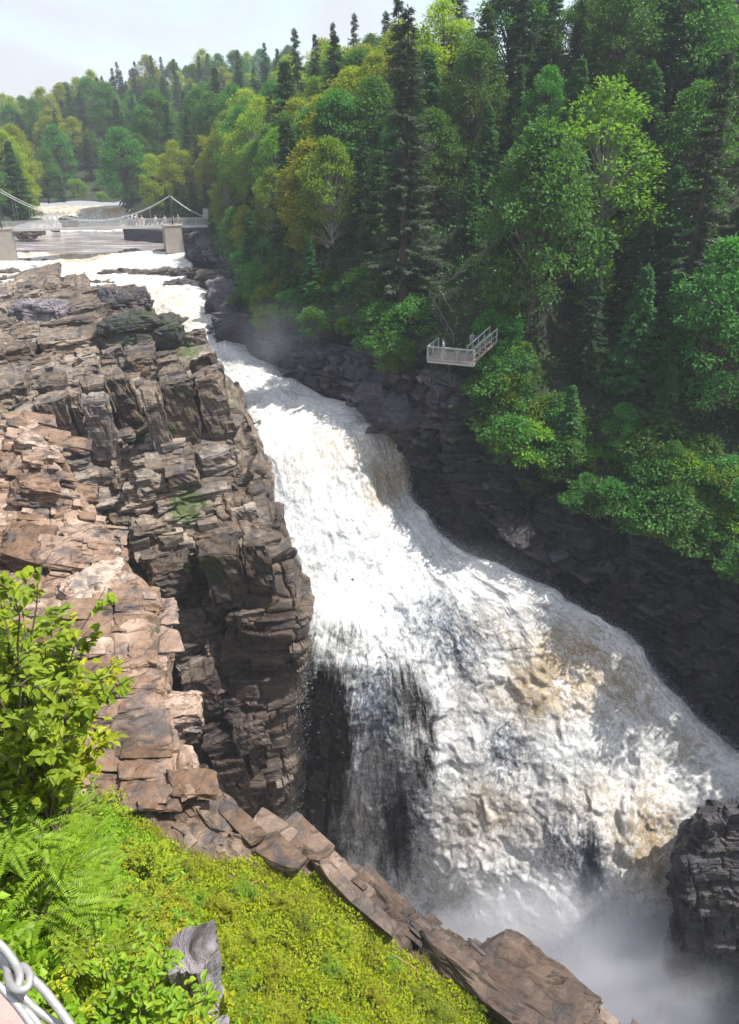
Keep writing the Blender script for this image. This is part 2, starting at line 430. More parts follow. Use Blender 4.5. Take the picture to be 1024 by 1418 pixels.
# --- the great outcrop left of the falls: stepped top and the wall into the gorge
A = rows([
 [(-300,391,-19.2),(-60,392,-19.2),(60,392,-19.2),(120,394,-19.2),(165,398,-19.0),(190,402,-18.2),(215,415,-19.6)],
 [(-300,425,-18.5),(-60,418,-18.4),(55,416,-18.3),(115,415,-18.1),(165,418,-18.0),(200,432,-18.6),(230,462,-21.0)],
 [(-300,460,-18.9),(-60,455,-18.8),(60,448,-18.8),(130,445,-18.8),(195,450,-18.9),(240,463,-19.4),(262,500,-22.5)],
 [(-300,520,-20.3),(-50,505,-20.3),(65,495,-20.2),(140,490,-20.2),(215,488,-20.2),(270,495,-20.8),(292,540,-24)],
 [(-300,580,-22.0),(-50,560,-22.0),(70,550,-22.0),(150,545,-21.6),(230,530,-21.4),(312,520,-21.7),(335,568,-25)],
 [(-300,650,-24.5),(-40,620,-24.4),(75,605,-24.1),(160,595,-23.6),(245,585,-23.0),(345,580,-23.0),(378,628,-27)],
 [(-300,740,-27.5),(-30,700,-27.5),(80,680,-27.2),(165,660,-26.3),(255,650,-25.6),(375,648,-25.8),(402,700,-31)],
 [(-300,830,-30),(-20,790,-30.5),(85,760,-30.5),(165,735,-29.5),(270,715,-28.6),(385,715,-28.7),(418,770,58.0)],
 [(-300,900,50),(-20,880,51),(90,860,52),(170,830,54),(290,770,-30.6),(412,778,-31.3),(440,840,57)],
 [(-300,1000,49),(-20,1000,50.5),(90,960,52),(180,910,55),(262,880,53.5),(415,850,51.8),(448,900,57)],
 [(-300,1120,48),(-20,1100,50),(90,1060,51.5),(190,1010,54),(270,990,52.0),(405,960,51.2),(445,1000,56)],
 [(-300,1300,47),(-20,1260,50),(90,1200,51),(190,1140,52),(280,1120,50.5),(395,1100,50.5),(440,1120,55)],
 [(-300,1600,46),(-20,1500,50),(90,1400,51),(190,1350,51),(290,1320,50.0),(395,1330,50.0),(440,1330,55)]])
OUT0 = surf(A, 520, 400)
N = normals(OUT0, 14)
px, py, _ = project(OUT0)
def cleft(px, py, L, w, d):
    r = np.zeros(px.shape)
    for i in range(len(L) - 1):
        a = np.array(L[i], float); b = np.array(L[i + 1], float); ab = b - a
        q = np.clip(((px - a[0]) * ab[0] + (py - a[1]) * ab[1]) / (ab @ ab), 0, 1)
        r = np.maximum(r, np.exp(-((np.hypot(px - a[0] - q * ab[0], py - a[1] - q * ab[1])) / w) ** 2))
    return -r * d
OUT0 = OUT0 + N * (cleft(px, py, [(60, 600), (110, 660), (160, 760), (230, 800), (240, 1000)], 13, 2.6) + cleft(px, py, [(262, 610), (272, 680), (268, 760), (300, 860), (310, 1000)], 7, 1.8)
    + cleft(px, py, [(190, 575), (200, 640), (196, 720)], 5, 1.2) + cleft(px, py, [(165, 470), (205, 478), (240, 490)], 9, 1.6) + cleft(px, py, [(45, 470), (60, 540), (100, 590)], 8, 1.3)
    + cleft(px, py, [(330, 560), (345, 620), (330, 700)], 6, 1.1) + cleft(px, py, [(130, 590), (230, 600), (250, 585)], 7, 1.0)
    + blob(px, py, [(225, 660, 38, 60, 1.6), (340, 740, 40, 40, 1.2), (170, 540, 60, 26, .8), (350, 660, 26, 40, .9), (300, 900, 60, 100, .8)]))[..., None]
N = normals(OUT0, 10)
R1 = rotm(.10, -.12, .30)
L1 = [((7.5, 6.0, 3.6), 1.7, 1.0, .35, .22), ((2.7, 2.2, 1.25), .5, .5, .2, .12)]
OUT = rockify(OUT0, N, R1, L1, .8, 100)
ly = lambda G, d, st=3: G[::st, ::st] + N[:len(G)][::st, ::st] * d
fade = np.clip((1 - np.linspace(0, 1, OUT.shape[1])) / .22, .15, 1)[None, :, None]; OUT = OUT0 + (OUT - OUT0) * fade - N * (1 - fade) * .5
OB = OUT[:, :288]
ly = lambda G, d, st=3: G[::st, ::st] + N[:G.shape[0], :G.shape[1]][::st, ::st] * d
bl = [blocks(ly(OB, -1.7), R1, (4.6, 3.6, 2.5), 17, .5, .2, k=17, rough=.08, detail=[((1.5, 1.3, .55), .42), ((.6, .5, .22), .12)]), blocks(ly(OB, -1.0), R1, (2.9, 2.3, 1.5), 11, .60, .22, k=11, rough=.08, detail=[((1.0, .9, .36), .25)]), blocks(ly(OB, -.45), R1, (1.5, 1.2, .8), 12, .60, .22, rough=.09),
      blocks(ly(OB[:, :270], -.16, 2), R1, (.95, .8, .42), 13, .42, .24), blocks(ly(OUT[200:480, 110:300], -1.15, 2), R1, (2.3, 1.8, 4.6), 16, .55, .16, k=15, rough=.07, detail=[((1.0, .8, .7), .3), ((.45, .4, .2), .1)]),
      blocks(ly(OUT[:230, :300], -.05, 2), R1 @ rotm(.2, 0, .6), (.5, .45, .26), 14, .22, .25)]
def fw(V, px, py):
    r = blob(px, py, [(310, 1010, 105, 190, 1.0), (215, 850, 30, 60, .8), (355, 880, 60, 60, .8), (400, 800, 34, 120, .75), (395, 740, 26, 60, .8), (375, 640, 22, 50, .6), (200, 455, 50, 28, .9), (175, 410, 30, 30, .8)])  # first patch also paints the shade of the wall recess into the rock colour
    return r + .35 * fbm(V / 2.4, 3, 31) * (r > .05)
fm = lambda V, px, py: blob(px, py, [(240, 590, 12, 20, .5), (258, 700, 22, 28, .75), (288, 790, 30, 22, .75), (225, 455, 26, 14, .75), (262, 485, 26, 18, .6), (195, 605, 14, 14, .6), (240, 540, 30, 30, .45), (175, 445, 60, 40, .42), (320, 560, 24, 30, .45)], .28)
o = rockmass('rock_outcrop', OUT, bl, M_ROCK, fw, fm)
tag(o, 'great blocky brown rock outcrop stepping down the left side of the falls', 'rock')

# --- the pinkish slabs nearer on the left, running down to the ledge, with the near bank behind them
B = rows([
 [(-420,520,-16),(-160,545,-16.6),(-20,566,-17.2),(40,582,-17.6),(62,596,-18.0),(72,612,-21),(66,660,-28),(60,720,56)],
 [(-420,600,-17.5),(-160,620,-18),(-20,632,-18.4),(50,638,-18.6),(88,652,-19.2),(104,690,-23),(100,740,-30),(95,800,54)],
 [(-420,690,-18),(-160,700,-19),(-20,705,-20),(70,700,-20.2),(132,700,-20.6),(146,740,-25),(145,800,-32),(140,880,52)],
 [(-420,780,-17.5),(-160,790,-19),(0,790,-21),(90,775,-21.6),(160,772,-21.8),(182,800,-25),(178,880,-34),(170,960,50)],
 [(-420,860,-16),(-160,870,-18),(20,870,-21.8),(120,845,-22.4),(212,828,-22.8),(230,860,-26),(226,960,-38),(220,1020,48)],
 [(-420,930,-14),(-160,950,-17),(40,950,-22.4),(130,930,-23.2),(208,905,-23.5),(228,935,-27),(228,1020,-42),(225,1100,46)],
 [(-420,1000,-11),(-160,1010,-15),(60,1020,-23.2),(150,1000,-24.0),(226,975,-24.3),(246,1010,-28),(246,1090,-46),(245,1180,45)],
 [(-420,1060,-8),(-160,1080,-13),(90,1085,-24.2),(170,1062,-24.7),(240,1062,-25.0),(258,1085,-28),(262,1150,-50),(262,1260,43)],
 [(-420,1150,-6.5),(-160,1180,-11),(100,1150,-23.8),(195,1120,-24.9),(268,1112,-25.5),(288,1130,-29),(292,1200,-52),(292,1330,41)]])
SL0 = surf(B, 460, 380)
N = normals(SL0, 12)
R2 = rotm(.22, .30, .35)
L2 = [((6.0, 4.2, 2.2), .6, .45, .2, .14), ((2.3, 1.7, .62), .2, .2, .1, .08)]
SL = rockify(SL0, N, R2, L2, .7, 200)
SB = SL[:, :212]
far = lambda A: A.reshape(-1, 3)[A.reshape(-1, 3)[:, 1] > 21]
bl = [blocks(far(ly(SL[:, :188], -.95)), R2, (3.3, 2.3, 1.3), 21, .55, .18, k=17, rough=.09, detail=[((1.3, .9, .24), .34), ((.45, .35, .10), .09)]), blocks(far(ly(SB, -.22)), R2, (1.9, 1.3, .34), 22, .4, .2, k=9, rough=.09, detail=[((.6, .5, .12), .12)]),
      blocks(far(ly(SB, -.06, 2)), R2, (.8, .55, .17), 23, .28, .24)]
fw = lambda V, px, py: blob(px, py, [(170, 1020, 38, 26, .75), (215, 1010, 20, 30, .5), (225, 880, 14, 40, .3)])
fm = lambda V, px, py: blob(px, py, [(215, 870, 16, 40, .45), (190, 690, 14, 14, .35), (10, 560, 30, 30, .5)], .2)
o = rockmass('rock_slab', SL, bl, M_SLAB, fw, fm)
tag(o, 'pink and tan bedded rock slabs above the left bank bushes', 'rock')

# --- ledge above the gorge and the near bank we stand over
C = rows([
 [(60,1000,-60),(260,1150,-60),(330,1200,-60),(430,1250,-62),(560,1310,-64),(700,1400,-66),(860,1520,-68),(1100,1720,-70),(1500,1950,-70)],
 [(90,1010,-34),(264,1118,-36),(310,1160,-37),(415,1192,-39),(510,1238,-42),(615,1306,-44),(832,1440,-47),(1080,1630,-50),(1500,1900,-50)],
 [(100,1020,-25.8),(262,1096,-26.2),(305,1136,-26.8),(402,1165,-28.2),(490,1208,-29.8),(605,1285,-32),(822,1412,-35.5),(1060,1590,-39),(1500,1850,-40)],
 [(90,1060,-24.8),(240,1112,-25.6),(285,1158,-26.2),(382,1185,-27.5),(470,1228,-28.9),(580,1310,-30.9),(780,1432,-34.1),(1000,1620,-37),(1500,1900,-38)],
 [(60,1100,-24.0),(195,1150,-24.9),(262,1200,-25.5),(340,1222,-26.4),(430,1268,-27.6),(540,1352,-29.5),(700,1450,-32.4),(930,1680,-35),(1500,2000,-36)],
 [(30,1120,-20.0),(140,1190,-21),(220,1260,-22.3),(300,1310,-23.2),(400,1390,-24.5),(500,1460,-26),(640,1570,-28),(850,1800,-31),(1500,2150,-33)],
 [(0,1160,-14.5),(90,1250,-15.5),(170,1330,-16.5),(260,1418,-17.5),(370,1520,-18.8),(470,1620,-20),(600,1750,-22),(800,1950,-25),(1500,2300,-28)],
 [(-120,1260,-6.4),(0,1350,-6.6),(90,1450,-7.2),(180,1560,-8.2),(300,1700,-9.6),(420,1850,-11.5),(560,2000,-14),(800,2200,-18),(1500,2500,-22)],
 [(-500,1700,-3),(-300,1850,-3.2),(-100,2000,-3.5),(100,2150,-4),(300,2300,-5),(450,2400,-7),(600,2500,-9),(900,2650,-14),(1500,2750,-18)]])
LE0 = surf(C, 440, 540)
N = normals(LE0, 12)
R3 = rotm(.35, .25, .75)
L3 = [((4.2, 3.2, 1.5), .5, .4, .18, .10), ((1.5, 1.1, .5), .12, .14, .06, .05)]
LE = rockify(LE0, N, R3, L3, .5, 500)
RL = rotm(.05, .20, -.68)
def bare(A):
    A = A.reshape(-1, 3); px, py, _ = project(A)
    return A[py < np.interp(px, [0, 180, 262, 300, 372, 430, 520, 600, 705, 830, 1100], [1120, 1112, 1180, 1185, 1172, 1198, 1268, 1325, 1375, 1440, 1650])]
bl = [blocks(bare(ly(LE[118:250], -.80)), RL, (5.0, 2.2, .8), 31, .4, .14, k=15, rough=.15, detail=[((1.3, .7, .3), .16), ((.4, .3, .12), .05)]), blocks(bare(ly(LE[112:250], -.40)), RL, (2.4, 1.0, .36), 32, .28, .16, rough=.14),
      blocks(bare(ly(LE[:250], -.06, 2)), RL, (.6, .35, .14), 33, .15, .26)]
fw = lambda V, px, py: blob(px, py, [(560, 1270, 170, 90, .8), (740, 1390, 190, 90, .85), (420, 1190, 40, 24, .3)])
vrow = lambda V: 0
def fm(V, px, py):
    # growth starts below this line along the bank
    line = np.interp(px, [0, 180, 280, 370, 430, 520, 600, 700, 830], [1090, 1135, 1215, 1200, 1225, 1300, 1360, 1400, 1500])
    return np.maximum(.2, np.clip((py - line) / 60, 0, 1) * .9)
o = rockmass('rock_ledge', LE, bl, M_LEDGE, fw, fm)
tag(o, 'long brown rock ledge running down to the right below the mossy bank', 'rock')

# --- right-hand bank: the cliff top line, shared by the cliff and the wooded hill
RB = [(2300,900,24),(1700,860,34),(1300,830,44),(1024,772,53),(950,735,55),(870,702,57),(760,668,60),(695,610,62),(655,522,64),(595,512,66),(545,490,70),(455,458,77),
      (385,440,86),(338,420,97),(322,385,110),(300,345,130),(288,328,144),(270,322,155),(205,318,170),(172,300,181),(162,286,192),(160,282,225)]
EDGE = np.array([pY(*a) for a in RB])
def poly_sd(x, y, L):
    """signed distance to the polyline (positive on its right when walked), nearest height"""
    best = np.full(x.shape, 1e9); sd = np.zeros(x.shape); z = np.zeros(x.shape); sv = np.zeros(x.shape)
    for i in range(len(L) - 1):
        a, b = L[i], L[i + 1]; ab = b[:2] - a[:2]; q = np.clip(((x - a[0]) * ab[0] + (y - a[1]) * ab[1]) / (ab @ ab), 0, 1)
        cx = a[0] + q * ab[0]; cy = a[1] + q * ab[1]; d = np.hypot(x - cx, y - cy)
        s = np.sign(ab[0] * (y - a[1]) - ab[1] * (x - a[0]))
        m = d < best; best = np.where(m, d, best); sd = np.where(m, -s * d, sd); z = np.where(m, a[2] + q * (b[2] - a[2]), z); sv = np.where(m, i + q, sv)
    return sd, z, sv
LB = np.array([pY(*a) for a in [(160,281,260),(58,284,232),(52,292,186),(48,306,174),(18,322,160),(-60,345,140),(-400,380,118),(-1200,390,112)]])
def sstep(a, b, x):
    t = np.clip((x - a) / (b - a), 0, 1); return t * t * (3 - 2 * t)
def ground(x, y):
    x = np.asarray(x, float); y = np.asarray(y, float)
    sd, z, sv = poly_sd(x, y, EDGE)
    cap = np.interp(sv, [0, 4, 8, 11, 15, 19, 22], [66, 64, 60, 46, 28, 21, 18])
    hr = z + cap * (1 - np.exp(-np.maximum(sd, 0) * 1.05 / cap)); hr = np.where(sd >= 0, hr, -1e3)
    sl, zl, vl = poly_sd(x, y, LB)
    hl = np.where(sl >= 0, zl + 16 * (1 - np.exp(-np.maximum(sl, 0) * .7 / 16)), -1e3)
    hf = ZO - 13 + (15 + 16 * sstep(-140, -55, x)) * sstep(205, 330, y) + 10 * sstep(0, 90, x) * sstep(200, 300, y); hf = np.where(y > 205, hf, -1e3)
    g = np.maximum(np.maximum(hr, hl), hf)
    p = np.stack([x / 14, y / 14, 0 * x], -1)
    return np.where(g > -500, g + 1.4 * fbm(p, 3, 5) * np.clip(np.minimum(np.abs(sd), np.abs(sl)) / 8, 0, 1), g)
gx, gy = np.meshgrid(np.linspace(-330, 230, 420), np.linspace(22, 470, 360))
gz = ground(gx, gy); keep = gz > -500
G = np.stack([gx, gy, np.where(keep, gz, 0)], -1)
GZ0=0
o = gridobj('hills', G, M_SOIL, keep=keep, smooth=True); tag(o, None, None, kind='structure')
fl = [(-700, -700), (700, -700), (700, 700), (-700, 700)]
me = mesh_np('ground', [(a, b, -6.0) for a, b in fl], [[0, 1, 2, 3]]); o = obj('ground', me, M_SOIL); tag(o, None, None, kind='structure')

# --- right-hand cliff
top = EDGE[1:19]
base_px = [(1700,1300,36),(1300,1150,44),(1060,1090,51),(960,1000,53),(880,900,55.5),(770,830,58.5),(690,790,60.5),(640,760,62.5),(590,720,65),(555,640,68),(455,570,75.5),
           (385,556,80),(335,500,89),(318,445,99),(296,395,125),(286,350,143),(270,345,154),(205,345,169)]
rowsC = []
bt = np.array([pY(*a) for a in base_px])
back = top.copy()
dirs = np.gradient(top[:, :2], axis=0); nrm = np.stack([dirs[:, 1], -dirs[:, 0]], -1); nrm /= np.linalg.norm(nrm, axis=1, keepdims=True)
deep = bt.copy(); dz = np.maximum(bt[:, 2] - 2, 0); deep[:, 2] = np.where(np.arange(18) < 10, 0.0, bt[:, 2] - 12)
b1 = top + np.c_[nrm * 2.5, np.full(18, .2)]; b2 = top + np.c_[nrm * 8, np.full(18, 2.0)]
# a little bow and ledge in the face
def lerp(a, b, k): return a + (b - a) * k
m1 = lerp(top, bt, .30) - np.c_[nrm * .9, np.zeros(18)]; m2 = lerp(top, bt, .68) - np.c_[nrm * .6, np.zeros(18)]
Cc = [b2, b1, top, m1, m2, bt, deep]
CL0 = surf(Cc, 300, 900)
N = normals(CL0, 14)
px, py, _ = project(CL0)
bulge = blob(px, py, [(610, 580, 45, 80, 2.2), (480, 520, 45, 35, 1.2), (655, 640, 14, 90, -1.0), (715, 700, 12, 80, -1.6), (790, 760, 60, 60, .9)])
CL0 = CL0 + N * bulge[..., None]
R4 = rotm(.03, .06, .55)
CL0 = CL0 - N * 1.9
L4 = [((8, 7, 3.6), 1.1, .7, .6, .22), ((3.2, 2.6, 1.1), .26, .25, .28, .08), ((1.1, 1.0, .34), .10, .1, .05, .05)]
CL = rockify(CL0, N, R4, L4, .9, 700)
bl = [blocks(ly(CL[95:], -.22), R4, (1.1, .9, .36), 43, .18, .22)]
fw = lambda V, px, py: blob(px, py, [(800, 850, 300, 170, .75), (560, 640, 120, 70, .7), (980, 980, 120, 200, .9), (420, 520, 120, 50, .3)])
fm = lambda V, px, py: blob(px, py, [(610, 640, 160, 80, .35), (800, 670, 150, 45, .62), (950, 760, 60, 60, .6), (640, 600, 60, 60, .5), (980, 800, 60, 60, .45), (300, 380, 30, 40, .4)], .18)
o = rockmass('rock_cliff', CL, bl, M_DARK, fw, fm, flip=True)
tag(o, 'dark wet rock cliff below the viewing platform and the shaded forest', 'rock')

# --- rock shoulder bottom right, in the spray
def boulder(name, loc, size, seed, mat, label, cat='boulder', group=None, n=46, wetv=.5, rot=0, sharp=1.0, flat=0.0, mossv=.2, layers=None):
    a = np.linspace(0, 2 * np.pi, n * 2 + 1)[:-1]; t = np.linspace(0, np.pi, n)
    T, Aa = np.meshgrid(t, a, indexing='ij')
    e = .62
    f = lambda v: np.sign(v) * np.abs(v) ** e
    G = np.stack([f(np.sin(T)) * f(np.cos(Aa)), f(np.sin(T)) * f(np.sin(Aa)), f(np.cos(T))], -1) * np.array(size)
    Nn = G / np.maximum(np.linalg.norm(G / np.array(size), axis=-1, keepdims=True), 1e-6) / np.array(size); Nn /= np.maximum(np.linalg.norm(Nn, axis=-1, keepdims=True), 1e-6)
    s = float(np.mean(size))
    off = np.array((seed * 13.7, seed * 7.1, seed * 3.3))
    lay = layers or [((s * .9, s * .8, s * .5), s * .34 * sharp, s * .3 * sharp, s * .06, s * .04), ((s * .35, s * .3, s * .16), s * .10 * sharp, s * .1 * sharp, s * .03, s * .02)]
    D = rockify(G + off, Nn, rotm(.1, .1, .3 + seed), lay, .2 * s, seed) - off
    i = np.arange(D.shape[0] * D.shape[1]).reshape(D.shape[:2]); j = np.roll(i, -1, axis=1)
    F = np.stack([i[:-1], i[1:], j[1:], j[:-1]], -1).reshape(-1, 4)
    D[0] = D[0].mean(0); D[-1] = D[-1].mean(0)
    me = mesh_np(name, D, F, None, {'wet': np.full(D.shape[:2], wetv), 'moss': np.full(D.shape[:2], mossv) + .0})
    o = obj(name, me, mat, None, loc, (0, 0, rot)); tag(o, label, cat, group)
    return o
c0 = pY(1050, 1260, 39.5)
D_ = rows([
 [(1000,1116,-43.0),(1060,1108,-43.5),(1300,1090,-44),(1700,1050,-45)],
 [(975,1138,-42.2),(1020,1126,-42.0),(1250,1120,-42),(1700,1100,-42)],
 [(972,1150,-43.8),(1020,1142,-43.4),(1250,1150,-43),(1700,1150,-43)],
 [(946,1190,-46.3),(1000,1180,-45.6),(1250,1200,-45),(1700,1200,-44)],
 [(944,1260,-51),(1000,1255,-50),(1250,1270,-49),(1700,1300,-47)],
 [(934,1330,-57),(1000,1330,-56.5),(1250,1360,-55),(1700,1400,-52)],
 [(918,1420,-66),(1000,1430,-66),(1250,1480,-65),(1700,1500,-62)],
 [(905,1480,-73),(1000,1500,-73),(1250,1560,-72),(1700,1600,-70)]])
D_ = np.array(D_)
back = D_[:, :1] + np.array([1.5, 3.5, -4.5])[None, None]; back2 = D_[:, :1] + np.array([3.0, 8.0, -12])[None, None]
far2 = D_.copy()
D2 = np.concatenate([back2, back, D_], 1)
# top closes backwards
topb = D2[:1] + np.array([1, 3.5, -5]); D2 = np.concatenate([topb, D2], 0)
SH0 = surf(D2, 240, 300); N = normals(SH0, 10)
SH = rockify(SH0, N, rotm(.05, -.18, .3), [((5, 4, 2.6), .9, .7, .25, .18), ((2.2, 1.6, .9), .35, .3, .14, .08), ((.7, .7, .3), .10, .1, .04, .04)], .6, 900)
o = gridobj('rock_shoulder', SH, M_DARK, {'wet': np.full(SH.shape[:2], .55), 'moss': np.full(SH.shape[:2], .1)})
tag(o, 'dark purple-brown rock shoulder rising from the spray at lower right', 'rock')
# ================================================================ water
def arclen(G):
    u = np.concatenate([np.zeros((G.shape[0], 1)), np.cumsum(np.linalg.norm(np.diff(G, axis=1), axis=-1), 1)], 1)
    v = np.concatenate([np.zeros((1, G.shape[1])), np.cumsum(np.linalg.norm(np.diff(G, axis=0), axis=-1), 0)], 0)
    u = u * 0 + np.linspace(0, 1, G.shape[1])[None] * u[:, -1:].mean()
    v = v * .3 + v.mean(1, keepdims=True) * .7
    return np.stack([u, v], -1)
def churn(G, N, uv, amp, seed, flow=.35, big=.55):
    w = np.stack([fbm(G / 2.2, 3, seed + i) for i in (1, 2, 3)], -1)
    q = np.stack([uv[..., 0] / 3.4, uv[..., 1] / 3.4 * flow, 0 * uv[..., 0]], -1)
    q2 = np.stack([uv[..., 0] / 1.1, uv[..., 1] / 1.1 * (flow * 1.3), 0 * uv[..., 0]], -1)
    a = ridged(q + w * .55, 2, seed + 9); b = -1.5 * fbm(q2 * .8 + w * 1.2, 4, seed + 14, .6); c = ridged(G / .95 + w * .8, 4, seed + 20, .62); e = fbm(G / 6.5, 2, seed + 41)
    d = big * .26 * a - .06 * b - .03 * c + .8 * e + .5 * fbm(G / 2.6 + w * .8, 3, seed + 61, .4); d = d * np.clip((1.02 - np.linspace(0, 1, d.shape[1])) / .12, .15, 1)[None]
    crest = np.clip(.5 + .28 * a - .28 * b - .28 * c + .15 * e, 0, 1)
    return G + N * (amp * d)[..., None], crest

# --- main cascade
F_ = rows([
 [(352,588,-24.4),(400,585,-24.3),(435,583,-24.1),(465,580,-24.0),(495,577,-23.8),(528,577,-23.6),(556,580,-23.4),(560,584,-25.0)],
 [(362,642,-26.4),(412,632,-25.6),(445,620,-25.1),(478,610,-24.7),(508,600,-24.2),(535,588,-23.8),(557,583,-23.5),(561,600,-26.0)],
 [(376,692,-28.4),(432,690,-28.2),(468,676,-27.9),(502,664,-27.5),(530,648,66.4),(546,636,67.0),(560,628,67.3),(563,640,68.5)],
 [(390,752,-31.4),(452,745,-31.2),(498,730,-30.8),(535,716,-30.5),(553,704,64.8),(562,694,65.8),(568,686,66.4),(571,696,67.5)],
 [(404,806,-34.2),(476,810,-34.4),(528,795,-34.1),(575,775,-33.5),(598,762,-33.1),(608,752,-32.7),(618,746,-32.3),(622,752,-34.5)],
 [(428,848,53.5),(492,868,-37.0),(556,872,-37.6),(610,850,-36.9),(668,838,-36.3),(712,824,-35.5),(744,808,-34.8),(748,814,-37.0)],
 [(416,930,52.2),(498,925,52.2),(572,945,52.6),(655,935,-41.5),(735,912,-40.2),(805,890,-39.0),(862,874,-38.0),(866,880,-40.5)],
 [(402,1040,51.6),(500,1020,51.4),(588,1030,50.8),(688,1020,-46.4),(778,990,-44.6),(858,965,-43.2),(930,962,-42.2),(934,968,-45)],
 [(390,1150,51.2),(500,1130,50.8),(600,1125,49.2),(708,1115,48.4),(800,1085,-49.0),(892,1045,-46.8),(1000,1042,-45.6),(1040,1060,-48)],
 [(378,1260,50.9),(500,1250,50.2),(608,1240,47.6),(720,1230,45.6),(812,1210,44.4),(902,1140,-50.2),(1060,1100,-47.5),(1100,1110,-52)],
 [(368,1370,50.6),(500,1370,49.6),(610,1350,46.5),(725,1345,43.2),(815,1330,42.0),(900,1270,42.0),(1060,1230,43),(1110,1200,46)],
 [(360,1500,50.5),(500,1500,49),(612,1480,45.5),(730,1480,41.2),(818,1470,39.8),(902,1440,40.5),(1050,1400,42),(1120,1350,46)],
 [(350,1640,50.4),(500,1640,48.5),(614,1640,44.5),(735,1640,39.5),(820,1640,38.4),(910,1640,39.0),(1050,1600,41),(1120,1500,45)]])
W0 = surf(F_, 900, 620)
N = normals(W0, 10); px, py, _ = project(W0)
W0 = W0 + N * blob(px, py, [(470, 960, 46, 90, 1.5), (560, 1010, 34, 70, 1.2), (530, 1150, 30, 70, .8)])[..., None]
UV = arclen(W0); N = normals(W0, 8)
px, py, _ = project(W0)
amp = blob(px, py, [(450, 610, 90, 30, .5), (500, 1100, 90, 160, .55), (640, 800, 150, 60, 1.0), (820, 930, 130, 70, 1.3), (800, 1200, 160, 130, 1.2)], .95)
W1, dd = churn(W0, N, UV, amp, 40)
cov = blob(px, py, [(455, 1010, 70, 130, .13), (400, 900, 30, 90, .12), (408, 1050, 24, 140, .25), (430, 1180, 70, 80, .18), (548, 1150, 44, 120, .34), (585, 985, 38, 70, .42), (560, 960, 40, 60, .40),
     (505, 960, 26, 70, .62), (510, 1060, 22, 60, .60), (475, 880, 40, 30, .5), (760, 1190, 50, 60, .66), (820, 1180, 24, 80, .42), (590, 1060, 22, 60, .4), (620, 930, 22, 30, .62), (690, 1030, 26, 50, .62), (860, 1090, 30, 30, .75)], .98)
ue = np.linspace(0, 1, W0.shape[1])[None, :] * np.ones((W0.shape[0], 1)); ve = np.linspace(0, 1, W0.shape[0])[:, None] * np.ones((1, W0.shape[1]))
cov = np.minimum(cov, .35 + np.minimum(ue * (30 + 0 * ve), 1 - ue) * 14); cov = np.where(ve < .02, .5 + ve * 20, cov)
tan = blob(px, py, [(553, 620, 18, 60, 1.25), (530, 660, 24, 40, .9), (500, 620, 60, 30, .55), (790, 930, 62, 46, 1.15), (760, 900, 36, 26, .7), (700, 870, 60, 30, .5), (690, 970, 60, 40, .4), (860, 960, 50, 40, .6),
     (680, 1130, 60, 60, .55), (900, 1160, 40, 60, .95), (740, 960, 40, 40, .8), (820, 1130, 60, 60, .5), (640, 800, 60, 40, .25), (430, 640, 50, 40, .4), (960, 1020, 50, 40, .4), (560, 800, 60, 50, .1)], .18)
hol = blob(px, py, [(600, 850, 60, 40, .5), (640, 900, 60, 50, .6), (520, 980, 60, 90, .7), (560, 1120, 50, 100, .6), (700, 1040, 40, 60, .6), (780, 1160, 50, 80, .5), (820, 1220, 20, 70, .9), (700, 1240, 60, 40, .2), (790, 930, 60, 40, -.4), (560, 770, 60, 30, .3), (960, 1190, 20, 60, .5)], .12)
o = gridobj('waterfall', W1, M_WATER, {'crest': dd, 'cover': cov, 'tan': tan, 'holes': hol}, UV, smooth=True, flip=False)
tag(o, None, None, kind='structure')
WMAIN = W1; WN = N; WCOV = cov

# rock under the fall, seen through the torn curtains
BR0 = W0[:, :360][::2, ::2] - N[:, :360][::2, ::2] * 1.15; BR0[..., 1] += .35
NB = N[:, :360][::2, ::2]
BR = rockify(BR0, NB, rotm(.03, .06, .3), [((4, 3.5, 4.0), .5, .5, .3, .2), ((1.6, 1.3, 1.4), .3, .3, .15, .08)], .6, 1200)
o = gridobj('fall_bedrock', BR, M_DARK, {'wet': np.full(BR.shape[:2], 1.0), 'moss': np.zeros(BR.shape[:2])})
tag(o, 'dark wet bedrock showing through the torn curtain of the main fall', 'rock')

